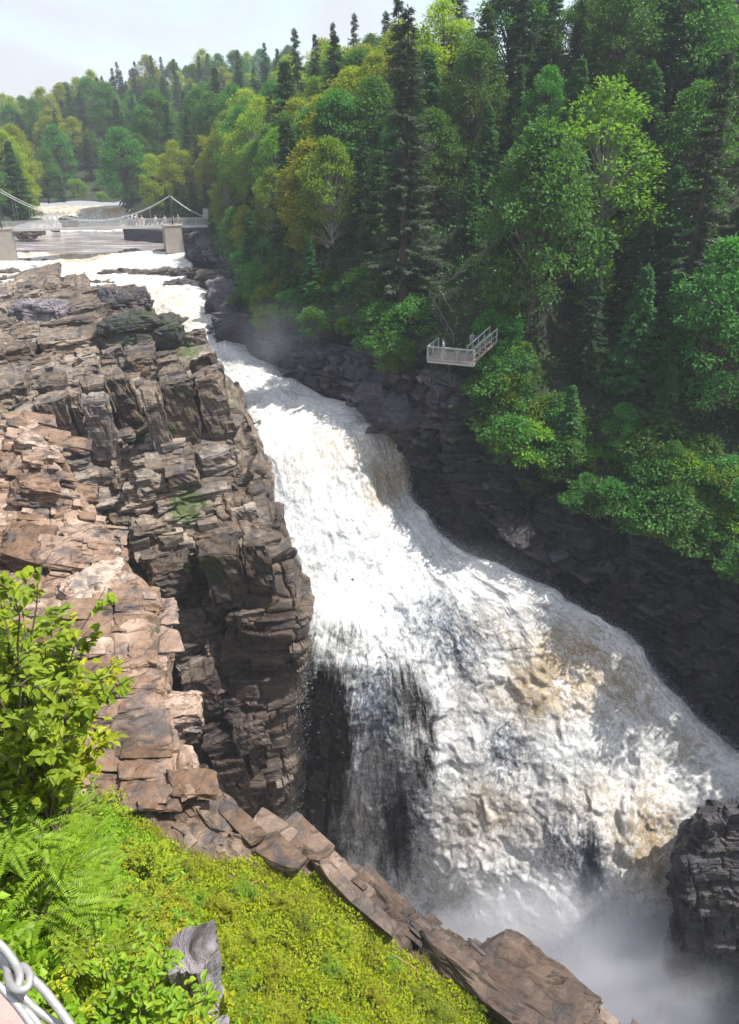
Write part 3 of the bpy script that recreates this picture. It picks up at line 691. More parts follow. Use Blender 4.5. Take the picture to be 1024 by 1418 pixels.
# --- upper falls and rapids
U_ = rows([
 [(-40,351,-16.9),(30,350,-16.9),(90,350,-16.9),(150,350,-16.9),(205,349,-16.9),(260,349,-16.9)],
 [(-40,359,-17.6),(30,358,-17.6),(90,358,-17.6),(150,358,-17.6),(210,357,-17.6),(260,357,-17.5)],
 [(-60,374,-18.0),(20,372,-18.0),(80,370,-17.9),(150,369,-17.9),(215,368,-17.9),(270,368,-17.8)],
 [(-20,388,-18.4),(45,388,-18.4),(95,387,-18.3),(150,388,-18.4),(205,390,-18.5),(255,392,-18.6)],
 [(110,396,-18.8),(150,397,-18.7),(180,397,-18.6),(210,398,-18.5),(240,399,-18.5),(285,400,-18.6)],
 [(150,418,-19.8),(180,414,-19.4),(210,412,-19.0),(245,408,-18.8),(278,408,-18.9),(302,412,-19.3)],
 [(180,455,-21.0),(212,445,-20.4),(240,437,-19.9),(268,430,-19.6),(295,425,-19.5),(326,432,-20.2)],
 [(215,490,-22.5),(246,474,-21.7),(268,465,-21.2),(290,457,-20.9),(312,450,-20.7),(338,458,-21.5)],
 [(250,520,-23.4),(276,500,-22.6),(295,494,-22.3),(308,489,-22.0),(322,483,-21.7),(348,490,-22.3)],
 [(278,548,-24.2),(305,530,-23.4),(325,520,-22.9),(344,512,-22.5),(362,504,-22.3),(392,512,-23.0)],
 [(310,580,-25.0),(335,560,-24.0),(356,552,-23.5),(376,546,-23.2),(400,545,-23.1),(455,550,-23.6)],
 [(340,620,-26.0),(362,596,-24.6),(392,582,-24.1),(428,570,-23.7),(470,562,-23.4),(560,568,-23.8)],
 [(352,650,-27.2),(376,622,-25.6),(412,606,-25.0),(455,594,-24.4),(500,584,-24.0),(565,582,-24.0)]])
U0 = surf(U_, 560, 260); UVu = arclen(U0); N = normals(U0, 8)
px, py, _ = project(U0)
amp = np.clip(blob(px, py, [(150, 375, 250, 22, .40), (260, 440, 80, 60, 1.0), (340, 520, 60, 30, .8), (450, 570, 100, 20, .5)], .5), .2, 1.2)
U1, _d = churn(U0, N, UVu, amp, 60, .5)
tan = blob(px, py, [(110, 353, 36, 7, 1.9), (60, 352, 30, 5, .5), (215, 420, 60, 30, .45), (262, 440, 30, 20, .6), (60, 360, 60, 6, .35), (150, 375, 30, 6, .3)], .12)
ue = np.linspace(0, 1, U0.shape[1])[None, :] * np.ones((U0.shape[0], 1))
cov = np.minimum(1.0, .3 + np.minimum(ue, 1 - ue) * 12)
o = gridobj('rapids', U1, M_WATER2, {'crest': _d, 'cover': cov, 'tan': tan, 'holes': np.full(px.shape, .02)}, UVu, smooth=True)
tag(o, None, None, kind='structure')

# --- calm reach under the bridge
Q = np.array(rows([[(-150,317,-17.0),(60,317,-17.0),(220,317,-17.0)],[(-150,330,-17.0),(60,330,-17.0),(300,330,-17.0)],[(-150,354,-17.5),(60,354,-17.5),(300,354,-17.5)]]))
o = gridobj('river', surf(Q, 40, 60), M_POOL, smooth=True); tag(o, None, None, kind='structure')
# --- far cascade
K = rows([
 [(45,285,194),(80,285,194),(120,284,194),(150,284,194),(168,284,194),(176,284,194)],
 [(45,289,186),(80,289,186),(120,288,187),(150,288,186),(168,288,185),(178,289,185)],
 [(45,300,185),(80,300,184.6),(120,297,184.5),(150,298,184.2),(170,299,183.5),(182,300,183)],
 [(45,311,184),(80,310,183.5),(120,309,182.5),(150,310,182),(172,311,181.5),(186,311,181)],
 [(40,317,181),(80,316.5,181),(120,316,181),(150,316.5,180),(180,317,180),(200,317,180)],
 [(40,323,-16.9),(80,321,-16.9),(120,320,-16.9),(150,321,-16.9),(180,321,-16.9),(205,321,-16.9)]])
K0 = surf(K, 120, 220); UVk = arclen(K0); N = normals(K0, 5)
K1, _d = churn(K0, N, UVk, .55, 90, .3)
px, py, _ = project(K0)
tan = blob(px, py, [(70, 291, 30, 5, 1.5), (100, 291, 20, 5, 1.3), (150, 291, 30, 6, 1.2), (125, 297, 10, 6, .6)], .15)
o = gridobj('far_cascade', K1, M_WATER2, {'crest': _d, 'cover': np.full(px.shape, .95), 'tan': tan, 'holes': np.full(px.shape, .02)}, UVk, smooth=True)
tag(o, None, None, kind='structure')
# --- pool at the foot of the gorge
gx, gy = np.meshgrid(np.linspace(-60, 70, 130), np.linspace(14, 62, 70))
Gp = np.stack([gx, gy, 0 * gx + 4.0], -1); Np = np.zeros_like(Gp); Np[..., 2] = 1
G2, _d = churn(Gp, Np, np.stack([gx, gy], -1), .5, 95, .7)
o = gridobj('plunge_pool', G2, M_WATER, {'crest': _d, 'cover': np.ones(gx.shape), 'tan': np.full(gx.shape, .1), 'holes': np.full(gx.shape, .3)}, np.stack([gx, gy], -1), smooth=True)
tag(o, None, None, kind='structure')
# ================================================================ trees
class Cards:
    """a pile of small leaf faces, each its own island"""
    def __init__(s): s.V = []; s.F = []; s.n = 0
    def add(s, c, d, nrm, L, W, fold=.25):
        """c base points (n,3), d directions, nrm up vectors, L lengths, W widths -> folded diamond leaves"""
        d = d / np.maximum(np.linalg.norm(d, axis=1, keepdims=True), 1e-9)
        side = np.cross(d, nrm); side /= np.maximum(np.linalg.norm(side, axis=1, keepdims=True), 1e-9)
        up = np.cross(side, d)
        L = np.broadcast_to(L, len(c))[:, None]; W = np.broadcast_to(W, len(c))[:, None]
        mid = c + d * L * .45
        V = np.stack([c, mid + side * W * .5 + up * W * fold, c + d * L, mid - side * W * .5 + up * W * fold], 1)
        n = len(c); i = np.arange(n)[:, None] * 4 + s.n
        s.V.append(V.reshape(-1, 3)); s.F.append(np.concatenate([i + np.array([[0, 1, 2]]), i + np.array([[0, 2, 3]])])); s.n += 4 * n
    def mesh(s, name, mat):
        return mesh_np(name, np.concatenate(s.V), np.concatenate(s.F), mats=[mat])
def tube(paths, name, mat, sides=6):
    """tapered limbs: paths = list of (points, radii)"""
    V = []; F = []; off = 0
    for pts, rad in paths:
        pts = np.asarray(pts, float); n = len(pts)
        t = np.gradient(pts, axis=0); t /= np.maximum(np.linalg.norm(t, axis=1, keepdims=True), 1e-9)
        ref = np.array((0, 0, 1.)) if abs(t[0, 2]) < .8 else np.array((1., 0, 0))
        a = np.cross(t, ref); a /= np.maximum(np.linalg.norm(a, axis=1, keepdims=True), 1e-9); b = np.cross(t, a)
        th = np.linspace(0, 2 * np.pi, sides + 1)[:-1]
        R = np.asarray(rad, float)[:, None, None]
        ring = pts[:, None] + R * (a[:, None] * np.cos(th)[None, :, None] + b[:, None] * np.sin(th)[None, :, None])
        V.append(ring.reshape(-1, 3)); i = np.arange(n * sides).reshape(n, sides) + off; j = np.roll(i, -1, 1)
        F.append(np.stack([i[:-1], i[1:], j[1:], j[:-1]], -1).reshape(-1, 4))
        e = i[-1]; k = sides // 2
        off += n * sides
    return mesh_np(name, np.concatenate(V), np.concatenate(F), smooth=True, mats=[mat])
def rnd(*s): return RNG.random(s)
def conifer(h, r, dens, mat, droop=.25, seed=0, bare=.06, card=.34, gap=.0, cedar=False):
    """spire tree in unit metres; returns trunk and crown meshes"""
    g = np.random.default_rng(seed); C_ = Cards(); limbs = []
    bend = (g.random(2) - .5) * .03 * h
    tz = np.linspace(0, h, 9); tp = np.stack([bend[0] * (tz / h) ** 2, bend[1] * (tz / h) ** 2, tz], -1)
    limbs.append((tp, .022 * h * (1 - tz / h) ** .9 * .75 + .02))
    nb = int(dens * h)
    hs = np.sort(g.random(nb)) ** .95
    for k, q in enumerate(hs):
        z = h * (bare + (1 - bare) * q); f = 1 - q
        if g.random() < gap: continue
        R = r * (f ** .75) * (.62 + .5 * g.random()) + .18
        if not cedar: R *= .82 + .3 * (math.sin(z * 2.1 + seed) > -.2)
        az = g.random() * 2 * np.pi; dr = droop * (.5 + f) * (.6 + .8 * g.random())
        n = max(5, int(R * (9 if cedar else 8)))
        t = np.linspace(.12, 1, n) ** .8
        rad = R * t; zz = z - dr * R * t ** 1.2 + .18 * R * t ** 3
        base = np.stack([rad * math.cos(az) + bend[0] * (z / h) ** 2, rad * math.sin(az) + bend[1] * (z / h) ** 2, zz], -1)
        if k % 3 == 0: limbs.append((base[[0, n // 2, n - 1]], [.035, .022, .008]))
        rep = 5
        c = np.repeat(base, rep, 0) + (g.random((n * rep, 3)) - .5) * .22
        out = np.array([math.cos(az), math.sin(az), -.25]); sd = np.array([-math.sin(az), math.cos(az), 0])
        s_ = (g.random((n * rep, 1)) - .5) * 2.6
        d = out[None] * (.6 + .5 * g.random((n * rep, 1))) + sd[None] * s_ + np.array([0, 0, 1.])[None] * (g.random((n * rep, 1)) - .62) * .8
        w = np.repeat(1 - .45 * t, rep) * (.7 + .6 * g.random(n * rep)) * card * (1.1 if cedar else 1.0)
        C_.add(c, d, np.tile(np.array([[0, 0, 1.]]), (n * rep, 1)) + (g.random((n * rep, 3)) - .5) * .9, w * 1.5, w * (.62 if cedar else .42), .1)
    # the leader
    n = 40; c = np.stack([bend[0] + (g.random(n) - .5) * .1, bend[1] + (g.random(n) - .5) * .1, h * (.93 + .075 * g.random(n))], -1)
    C_.add(c, (g.random((n, 3)) - .5) + np.array([0, 0, .4]), g.random((n, 3)) - .5, .35, .12, .1)
    return tube(limbs, 'trunk', L_BARK, 5), C_.mesh('crown', mat)
def broadleaf(h, r, mat, seed=0, bark=None, clumps=70, card=.30, crown0=.12, open_=.2, per=70):
    g = np.random.default_rng(seed); C_ = Cards(); limbs = []
    lean = (g.random(2) - .5) * .12 * h
    tz = np.linspace(0, h * .86, 8); bx = lambda z: np.stack([lean[0] * (z / h) ** 1.5, lean[1] * (z / h) ** 1.5, z], -1)
    limbs.append((bx(tz), .017 * h * (1 - .85 * tz / tz[-1]) + .015))
    for k in range(clumps):
        q = g.random() ** .8; z = h * (crown0 + (1 - crown0) * q)
        prof = math.sin(min(1, (q * .86 + .16)) * math.pi) ** .6
        az = g.random() * 2 * np.pi; R = r * prof * (.35 + .72 * g.random() ** .5)
        if g.random() < open_ * .5: R *= 1.18
        c = np.array([math.cos(az) * R, math.sin(az) * R, z]) + np.array([*(lean * (z / h) ** 1.5), 0])
        s = (.55 + .75 * g.random()) * r * .30
        st = bx(np.array([z * (.50 + .2 * g.random())]))[0]
        mid = (st + c) / 2 + (g.random(3) - .5) * .3
        limbs.append(([st, mid, c], [.006 * h, .0035 * h, .012]))
        n = int(per * (s / (r * .28)) ** 2 * (.8 + .4 * g.random()))
        u = g.normal(size=(n, 3)); u /= np.linalg.norm(u, axis=1, keepdims=True)
        rr = g.random((n, 1)) ** .45
        p = c + u * rr * s * np.array([1.15, 1.15, .62])
        C_.add(p, u + (g.random((n, 3)) - .5) * 1.4 + np.array([0, 0, -.25]), np.tile(np.array([[0, 0, 1.]]), (n, 1)) + (g.random((n, 3)) - .5) * 1.1, card * (.7 + .6 * g.random(n)), card * .62 * (.7 + .6 * g.random(n)), .18)
    return tube(limbs, 'trunk', bark or L_BARK, 5), C_.mesh('crown', mat)

PROTO = {}
def proto(key, hgt, pair): PROTO.setdefault(key, []).append((hgt, pair))
for i in range(4): proto('spruce', 16, conifer(16, 2.7 + .4 * (i % 2), 17, L_SPRUCE, .35, 20 + i))
for i in range(2): proto('tallspruce', 26, conifer(26, 3.7 + .3 * i, 17, L_GREYSPRUCE, .22, 40 + i, card=.36, gap=.12))
for i in range(3): proto('cedar', 12, conifer(12, 2.6, 22, L_CEDAR, .18, 60 + i, card=.32, cedar=True))
for i in range(3): proto('green', 12, broadleaf(12, 3.4, L_GREEN, 80 + i, clumps=105, per=95))
for i in range(3): proto('yellow', 13, broadleaf(13, 3.6, L_YELLOW, 100 + i, clumps=105, per=95))
for i in range(2): proto('bright', 12, broadleaf(12, 3.0, L_BRIGHT, 120 + i, clumps=90, per=85, bark=L_PALEBARK, open_=.5))
for i in range(2): proto('bush', 4, broadleaf(4, 2.3, L_GREEN, 140 + i, clumps=40, card=.28, crown0=.12, per=60))
for i in range(1): proto('ybush', 4, broadleaf(4, 2.1, L_BRIGHT, 150 + i, clumps=40, card=.28, crown0=.12, per=60))
NAME = {'spruce': 'spruce_tree', 'tallspruce': 'tall_spruce', 'cedar': 'cedar_tree', 'green': 'broadleaf_tree', 'yellow': 'broadleaf_tree', 'bright': 'birch_tree', 'bush': 'shrub', 'ybush': 'shrub'}
CAT = {'shrub': 'shrub'}
COLW = {'spruce': 'dark green spruce', 'tallspruce': 'tall grey-green spruce', 'cedar': 'mid-green cedar', 'green': 'deep green leafy tree', 'yellow': 'yellow-green leafy tree', 'bright': 'bright green birch', 'bush': 'dark green bush', 'ybush': 'bright green bush'}
TREES = []      # (object, kind, x, y, z, h)
def plant(kind, x, y, z, h, label=None, wide=1.0, tilt=0.04, i=None, rz=None):
    hh, (tm, cm) = random.choice(PROTO[kind]) if i is None else PROTO[kind][i]
    s = h / hh
    root = bpy.data.objects.new(NAME[kind], None); COL.objects.link(root); root.empty_display_size = .5
    root.location = (x, y, z); root.rotation_euler = (random.uniform(-tilt, tilt), random.uniform(-tilt, tilt), random.uniform(0, 6.28) if rz is None else rz)
    w_ = s * wide * random.uniform(.9, 1.12); root.scale = (w_, w_, s)
    for nm, me in (('trunk', tm), ('crown', cm)):
        o = bpy.data.objects.new(nm, me); COL.objects.link(o); o.parent = root
    root['category'] = CAT.get(NAME[kind], 'tree')
    if label: root['label'] = label
    TREES.append((root, kind, x, y, z, h, label)); return root
def gz1(x, y): return float(ground(np.array([x]), np.array([y]))[0])
def at_tip(kind, px_, py_, h, label=None, y0=60, y1=330, **k):
    """stands where the line of sight to its tip passes h above the ground"""
    best = None
    for Y in np.arange(y0, y1, 1.5):
        p = pY(px_, py_, Y); g = gz1(p[0], p[1])
        if g < 0: continue
        e = abs(p[2] - g - h)
        if best is None or e < best[0]: best = (e, p, g)
    p, g = best[1], best[2]
    print('tip', kind, px_, py_, 'Y', round(p[1]), 'err', round(best[0], 1))
    return plant(kind, p[0], p[1], g - .2, max(p[2] - g, 3.0), label, **k)

# the ones that stand out
at_tip('tallspruce', 566, 8, 27, 'very tall grey-green spruce above and left of the viewing platform', 74, 84, i=0, tilt=.0, wide=1.3)
at_tip('tallspruce', 1010, 70, 26, 'tall grey-green spruce with shelf-like limbs at the right edge', 68, 90, i=1)
for (a, b, h, t) in [(413, 38, 14, 'tallest dark spruce spire standing clear against the sky'), (488, 18, 13, 'dark spruce spire nearest the crest of the hill'), (463, 30, 12, 'slim spruce spire left of the crest on the skyline'),
                     (440, 46, 9, 'short dark spruce spire right of the tallest skyline spruce'), (368, 58, 12, 'feathery spruce tip left of the tallest skyline spruce'), (384, 66, 10, 'second feathery spruce tip close left of the tallest skyline spruce'),
                     (330, 68, 13, 'slender pale spruce spire at the left end of the ridge'), (350, 92, 11, 'low spruce spire between the feathery tips and the left spire')]:
    at_tip('spruce', a, b, h, t, 90, 260, wide=.8)
for (a, b, h, k, t, y0, y1) in [(955, -30, 18, 'spruce', 'dark spruce cut by the top of the frame, left of the right edge spruce', 80, 125), (985, -20, 16, 'green', 'deep green leafy tree cut by the top right corner', 80, 120), (925, -40, 17, 'cedar', 'high dark cedar cut by the top of the frame at right', 80, 125), (625, 0, 14, 'yellow', 'sunlit yellow-green maple at the top of the frame right of the tall spruce', 84, 130),
     (528, 74, 12, 'yellow', 'sunlit yellow-green tree just left of the tall spruce', 90, 140), (455, 60, 13, 'yellow', 'big round yellow-green tree below the skyline spires', 90, 170),
     (395, 105, 12, 'yellow', 'yellow-green tree below the tallest skyline spruce', 100, 190), (500, 120, 12, 'bright', 'bright green tree under the crest of the hill', 85, 130),
     (328, 155, 13, 'bright', 'lanky bright green birch leaning above the river bend', 110, 190), (355, 195, 10, 'bright', 'bright green birch leaning right below the lanky birch', 110, 160),
     (245, 195, 12, 'yellow', 'round yellow-green tree above the right end of the footbridge', 140, 240), (210, 215, 11, 'yellow', 'pale yellow-green tree left of the footbridge tower', 150, 240),
     (285, 205, 11, 'yellow', 'second yellow-green tree above the right end of the footbridge', 130, 220), (340, 285, 7, 'yellow', 'small yellow-green tree right of the footbridge end', 112, 140),
     (310, 235, 10, 'bright', 'light green tree directly behind the footbridge end', 125, 170), (375, 235, 9, 'bright', 'light green tree on the bank above the first falls', 95, 140),
     (430, 325, 7, 'cedar', 'small bright cedar overhanging the first falls', 80, 110), (860, 108, 15, 'bright', 'tree with a single sunlit yellow-green side in the dark upper wood', 68, 100),
     (755, 175, 16, 'green', 'tall pale green leafy tree in the shaded wood above the platform', 62, 95), (700, 360, 6, 'green', 'light green tree directly right of the platform', 60, 80),
     (830, 330, 8, 'bright', 'small light green sapling in the middle of the shaded wood', 58, 80), (870, 560, 6, 'green', 'fresh green maple bush hanging over the cliff edge', 54, 66),
     (735, 475, 5, 'green', 'green bush beside the right end of the platform', 58, 70), (905, 85, 15, 'cedar', 'dark cedar right of the sunlit tree', 66, 100),
     (15, 175, 16, 'yellow', 'big yellow-green tree at the left edge above the bridge pier', 150, 230), (55, 205, 13, 'green', 'green tree behind the left edge tree, beside the far cascade', 165, 240),
     (80, 235, 9, 'cedar', 'small cedar at the left end of the far cascade', 175, 240), (30, 235, 9, 'yellow', 'lower yellow-green tree over the left river bank', 150, 200)]:
    at_tip(k, a, b, h, t, y0, y1)
# the rest of the wood
def scatter(n_try, xr, yr, mind, fn):
    pts = [(t[2], t[3]) for t in TREES]; grid = {}
    for p in pts: grid.setdefault((int(p[0] // 6), int(p[1] // 6)), []).append(p)
    xs = RNG.uniform(*xr, n_try); ys = RNG.uniform(*yr, n_try); zs = ground(xs, ys)
    for x, y, z in zip(xs, ys, zs):
        if z < 0: continue
        k = fn(x, y, z)
        if k is None: continue
        kind, h, md = k
        cx, cy = int(x // 6), int(y // 6)
        if any((x - a) ** 2 + (y - b) ** 2 < md * md for i in (-1, 0, 1) for j in (-1, 0, 1) for (a, b) in grid.get((cx + i, cy + j), [])): continue
        grid.setdefault((cx, cy), []).append((x, y)); plant(kind, x, y, z - .3, h)
def inview(x, y, z, h):
    px, py, d = project(np.array([[x, y, z + h], [x, y, z + h * .3]]))
    return (-60 < px[0] < 1090) and (py[0] < 1418) and py[1] > -60
def w_near(x, y, z):
    sd, _, sv = poly_sd(np.array([x]), np.array([y]), EDGE); sd = sd[0]; sv = sv[0]
    if sd < 1.2 or sd > 75: return None
    if sv > 13 and sd > 26: return None
    px, py, d = project(np.array([x, y, z + 8.0]))
    if 575 < px < 700 and sd < 9 and y < 80: return None       # the clearing round the platform
    sun = np.interp(px, [300, 480, 600, 760], [.9, .75, .18, .05])
    r = random.random()
    if sd < 5: kind, h = random.choice(['cedar', 'green', 'cedar', 'bush', 'bush']), random.uniform(4, 8)
    elif r < sun * .72: kind, h = random.choice(['yellow', 'bright', 'yellow', 'green']), random.uniform(9, 14)
    elif r < sun * .72 + .14: kind, h = random.choice(['spruce', 'spruce', 'cedar']), random.uniform(10, 18)
    elif r < .76: kind, h = 'cedar', random.uniform(7, 13)
    else: kind, h = 'green', random.uniform(8, 14)
    if NAME[kind] == 'shrub': h = random.uniform(2.5, 4.5)
    return (kind, h, 3.0 if sd < 5 else 3.3 if sd < 30 else 4.8) if inview(x, y, z, h) else None
scatter(11000, (-45, 120), (34, 170), 4, w_near)
def w_far(x, y, z):
    sd, _, sv = poly_sd(np.array([x]), np.array([y]), EDGE)
    if sd[0] > 0 and y < 170: return None
    r = random.random(); kind = 'spruce' if r < .45 else 'green' if r < .7 else 'yellow' if r < .86 else 'cedar'
    h = random.uniform(9, 16)
    if y > 205 and y < 225: kind, h = random.choice(['bush', 'ybush', 'cedar']), random.uniform(2.5, 5)
    return (kind, h, 5.9 if y < 300 else 6.6) if inview(x, y, z, h) else None
scatter(4200, (-230, 20), (120, 372), 6, w_far)
print('trees', len(TREES), {k: sum(1 for t in TREES if t[1] == k) for k in PROTO})
# undergrowth along the cliff top: bushes that hang over the edge
for i in range(150):
    sv = random.uniform(1.2, 14.5) if i > 60 else random.uniform(2.5, 8.4)
    k = int(sv); f = sv - k; p = EDGE[k] * (1 - f) + EDGE[k + 1] * f
    nn = np.array([(EDGE[k + 1] - EDGE[k])[1], -(EDGE[k + 1] - EDGE[k])[0]]); nn /= np.linalg.norm(nn)
    off = random.uniform(-.8, 4.0); x, y = p[0] + nn[0] * off, p[1] + nn[1] * off
    px, py, _ = project(np.array([x, y, p[2]]))
    if px > 1100 or (580 < px < 672 and off < 9 and y < 72) : continue
    z = gz1(x, y) if off > .3 else p[2]
    if z < 0: z = p[2]
    plant(random.choice(['bush', 'bush', 'bush', 'ybush'] if px > 480 else ['bush', 'ybush']), x, y, z - random.uniform(.4, 1.6), random.uniform(1.8, 4.2), tilt=.25)
# labels for the trees of the wood
def zone(px, py, y, x):
    if y > 200: return 'on the hazy far hill beyond the far cascade'
    if x < P(58, 300, Y=y)[0] + 3 and y > 110 and px < 110: return 'on the left river bank upstream of the footbridge'
    if px < 190 and y > 165: return 'at the river bend beside the far cascade'
    if px < 300: return 'on the wooded bank above the footbridge'
    if px < 470: return 'on the sunlit slope above the first falls'
    if px < 600: return 'on the slope below and around the very tall spruce'
    if px < 700: return 'in the wood behind the viewing platform'
    if px < 860: return 'in the wood right of the viewing platform'
    return 'in the dark wood near the right edge'
CNT = {}
for (root, kind, x, y, z, h, lab) in TREES:
    px, py, d = project(np.array([x, y, z + h * .8])); zn = zone(px, py, y, x)
    if NAME[kind] == 'shrub': zn = zn.replace('in the', 'on the cliff edge by the').replace('on the slope', 'at the cliff edge')
    if not lab:
        szw = 'tall ' if h > 14 else 'small ' if h < 8 and NAME[kind] != 'shrub' else 'large ' if NAME[kind] == 'shrub' and h > 3.3 else ''
        if kind in ('spruce', 'cedar', 'green', 'bright', 'yellow') and py < 120: szw += 'high '
        root['label'] = szw + COLW[kind] + ' ' + zn
        root['group'] = szw + COLW[kind] + ' ' + zn
    else: root['group'] = 'trees of the wooded gorge sides'
# ================================================================ growth on the near bank
class Leaves(Cards):
    def add6(s, c, d, nrm, L, W, fold=.18, curl=.18):
        d = d / np.maximum(np.linalg.norm(d, axis=1, keepdims=True), 1e-9)
        side = np.cross(d, nrm); side /= np.maximum(np.linalg.norm(side, axis=1, keepdims=True), 1e-9); up = np.cross(side, d)
        L = np.broadcast_to(L, len(c))[:, None]; W = np.broadcast_to(W, len(c))[:, None]
        P_ = lambda t, w, u: c + d * L * t + side * W * w + up * (W * u)
        V = np.stack([c, P_(.22, .36, fold), P_(.62, .40, fold), P_(1, 0, -curl), P_(.62, -.40, fold), P_(.22, -.36, fold), P_(.45, 0, 0)], 1)
        n = len(c); i = np.arange(n)[:, None] * 7 + s.n
        s.V.append(V.reshape(-1, 3))
        for f in ([0, 1, 6], [1, 2, 6], [2, 3, 6], [3, 4, 6], [4, 5, 6], [5, 0, 6]): s.F.append(i + np.array([f]))
        s.n += 7 * n
L_NEAR_Y = leaf_mat('near_yellow_green_leaves', (.16, .25, .012), (.30, .38, .018), (.48, .46, .03), .35, .5)
L_NEAR_G = leaf_mat('near_fresh_green_leaves', (.10, .23, .016), (.20, .35, .025), (.34, .45, .03), .35, .5)
L_NEAR_D = leaf_mat('near_feathery_green', (.09, .21, .012), (.17, .33, .02), (.28, .43, .03), .3, .5)
L_COVER = leaf_mat('bank_ground_cover', (.14, .26, .012), (.29, .40, .016), (.48, .49, .03), .35, .7)
L_DRY = plain('dry_stems', (.30, .17, .08), .9)
def shrub(h, r, mat, seed, kind='broad', leaf=.10, stems=26):
    g = np.random.default_rng(seed); C_ = Leaves(); limbs = []
    for k in range(stems):
        az = g.random() * 6.283; out = r * (.15 + .9 * g.random() ** .7); top = h * (.45 + .6 * g.random()) * (1 - .25 * (out / r) ** 2)
        t = np.linspace(0, 1, 9)
        p = np.stack([math.cos(az) * out * t ** 1.3, math.sin(az) * out * t ** 1.3, top * (1 - (1 - t) ** 1.5)], -1) + np.cumsum((g.random((9, 3)) - .5) * .05 * h, 0)
        limbs.append((p, .013 * (1 - .8 * t)))
        for tw in range(7):
            q = .25 + .75 * g.random(); b = p[int(q * 8)]
            dz = (g.random(3) - .45); dz[2] = abs(dz[2]) * .8; dz /= np.linalg.norm(dz); ln = (.3 + .3 * g.random()) * r * .55
            e = np.linspace(0, 1, 9)[:, None] * dz[None] * ln + b; e[:, 2] -= .12 * ln * np.linspace(0, 1, 9) ** 2
            limbs.append((e[[0, 4, 8]], [.005, .004, .002]))
            if kind == 'broad':
                n = 16; u = g.random(n); c = b + dz[None] * (ln * u[:, None]) + (g.random((n, 3)) - .5) * .06
                sd = np.cross(dz, [0, 0, 1.]); sd /= np.linalg.norm(sd) + 1e-9
                d = dz[None] * .7 + sd[None] * np.where(np.arange(n) % 2, 1, -1)[:, None] * 1.0 + (g.random((n, 3)) - .5) * .8 - np.array([[0, 0, .25]])
                C_.add6(c, d, np.array([[0, 0, 1.]]) + (g.random((n, 3)) - .5) * .7, leaf * (.6 + .7 * g.random(n)), leaf * .72 * (.6 + .6 * g.random(n)))
            elif kind == 'feather':
                for fr in range(3):
                    d0 = dz + (g.random(3) - .5) * 1.1; d0[2] *= .6; d0 /= np.linalg.norm(d0); L = leaf * (3.5 + 2 * g.random()); m = 18
                    t2 = np.linspace(.1, 1, m); sd = np.cross(d0, [0, 0, 1.]); sd /= np.linalg.norm(sd) + 1e-9
                    c = e[3 * fr + 2 if fr < 2 else 8] + d0[None] * (L * t2[:, None]); c[:, 2] -= .2 * L * t2 ** 2
                    for sg in (-1, 1):
                        C_.add(c, sd[None] * sg + d0[None] * .55 + (g.random((m, 3)) - .5) * .15, np.tile([[0, 0, 1.]], (m, 1)) + (g.random((m, 3)) - .5) * .3, leaf * .95 * (1 - .7 * t2) + .012, leaf * .26)
            else:
                n = 26; c = b + dz[None] * (ln * g.random((n, 1))) + (g.random((n, 3)) - .5) * .10
                C_.add(c, g.random((n, 3)) - .5 + np.array([0, 0, .1]), np.array([[0, 0, 1.]]) + (g.random((n, 3)) - .5) * .8, leaf * (.6 + .6 * g.random(n)), leaf * .6, .15)
    return tube(limbs, 'stem', L_DRY if kind == 'small' else L_BARK, 4), C_.mesh('foliage', mat)
NS = {'broad': [shrub(1.9, 1.1, L_NEAR_Y, 1, 'broad', .085), shrub(1.8, 1.2, L_NEAR_Y, 2, 'broad', .08), shrub(1.7, 1.0, L_NEAR_G, 3, 'broad', .085)],
      'left': [shrub(2.4, .85, L_NEAR_G, 6, 'broad', .085, 34), shrub(2.4, .9, L_NEAR_Y, 7, 'broad', .08, 34)],
      'feather': [shrub(1.7, 1.0, L_NEAR_D, 4, 'feather', .085, 20), shrub(1.6, 1.1, L_NEAR_D, 5, 'feather', .09, 20)],
      'small': [shrub(1.0, .8, L_NEAR_Y, 8, 'small', .05, 22), shrub(1.0, .9, L_NEAR_G, 9, 'small', .055, 22)]}
NSH = {'broad': 1.9, 'left': 2.4, 'feather': 1.7, 'small': 1.0}
BK = np.concatenate([LE[100:].reshape(-1, 3)[::7], SL.reshape(-1, 3)[::37]])
def bankz(x, y):
    d = (BK[:, 0] - x) ** 2 + (BK[:, 1] - y) ** 2; i = np.argpartition(d, 5)[:5]; return float(np.max(BK[i, 2])), float(d[i].min())
NB_T = 0
def near_shrub(kind, px_, py_, h, label, i=0, group='bushes on the near bank', y0=2.0, y1=26):
    best = None
    for Y in np.arange(y0, y1, .25):
        p = pY(px_, py_, Y); g, dd = bankz(p[0], p[1])
        if dd > 1.0: continue
        e = abs(p[2] - g - h)
        if best is None or e < best[0]: best = (e, p, g)
    if best is None: return
    _, p, g = best; tm, fm_ = NS[kind][i]; s = max(p[2] - g, .5 * h) / NSH[kind]; s = min(s, 1.6 * h / NSH[kind])
    r = empty('shrub', (p[0], p[1], p[2] - s * NSH[kind]), label, 'shrub', group, random.uniform(0, 6.28)); r.scale = (s, s, s)
    for nm, me in (('stem', tm), ('foliage', fm_)):
        o = bpy.data.objects.new(nm, me); COL.objects.link(o); o.parent = r
    return r
SPEC = []
for (a, b) in [(25, 775), (60, 815), (5, 830), (85, 880), (40, 900), (5, 930), (75, 960), (95, 930), (35, 990), (20, 800), (50, 850), (70, 905), (30, 940), (80, 985), (-10, 1000), (60, 1030), (-20, 870)]: SPEC.append(('left', a, b, 2.0, 'leafy green-yellow bush hanging at the left edge beside the pink slabs', len(SPEC) % 2))
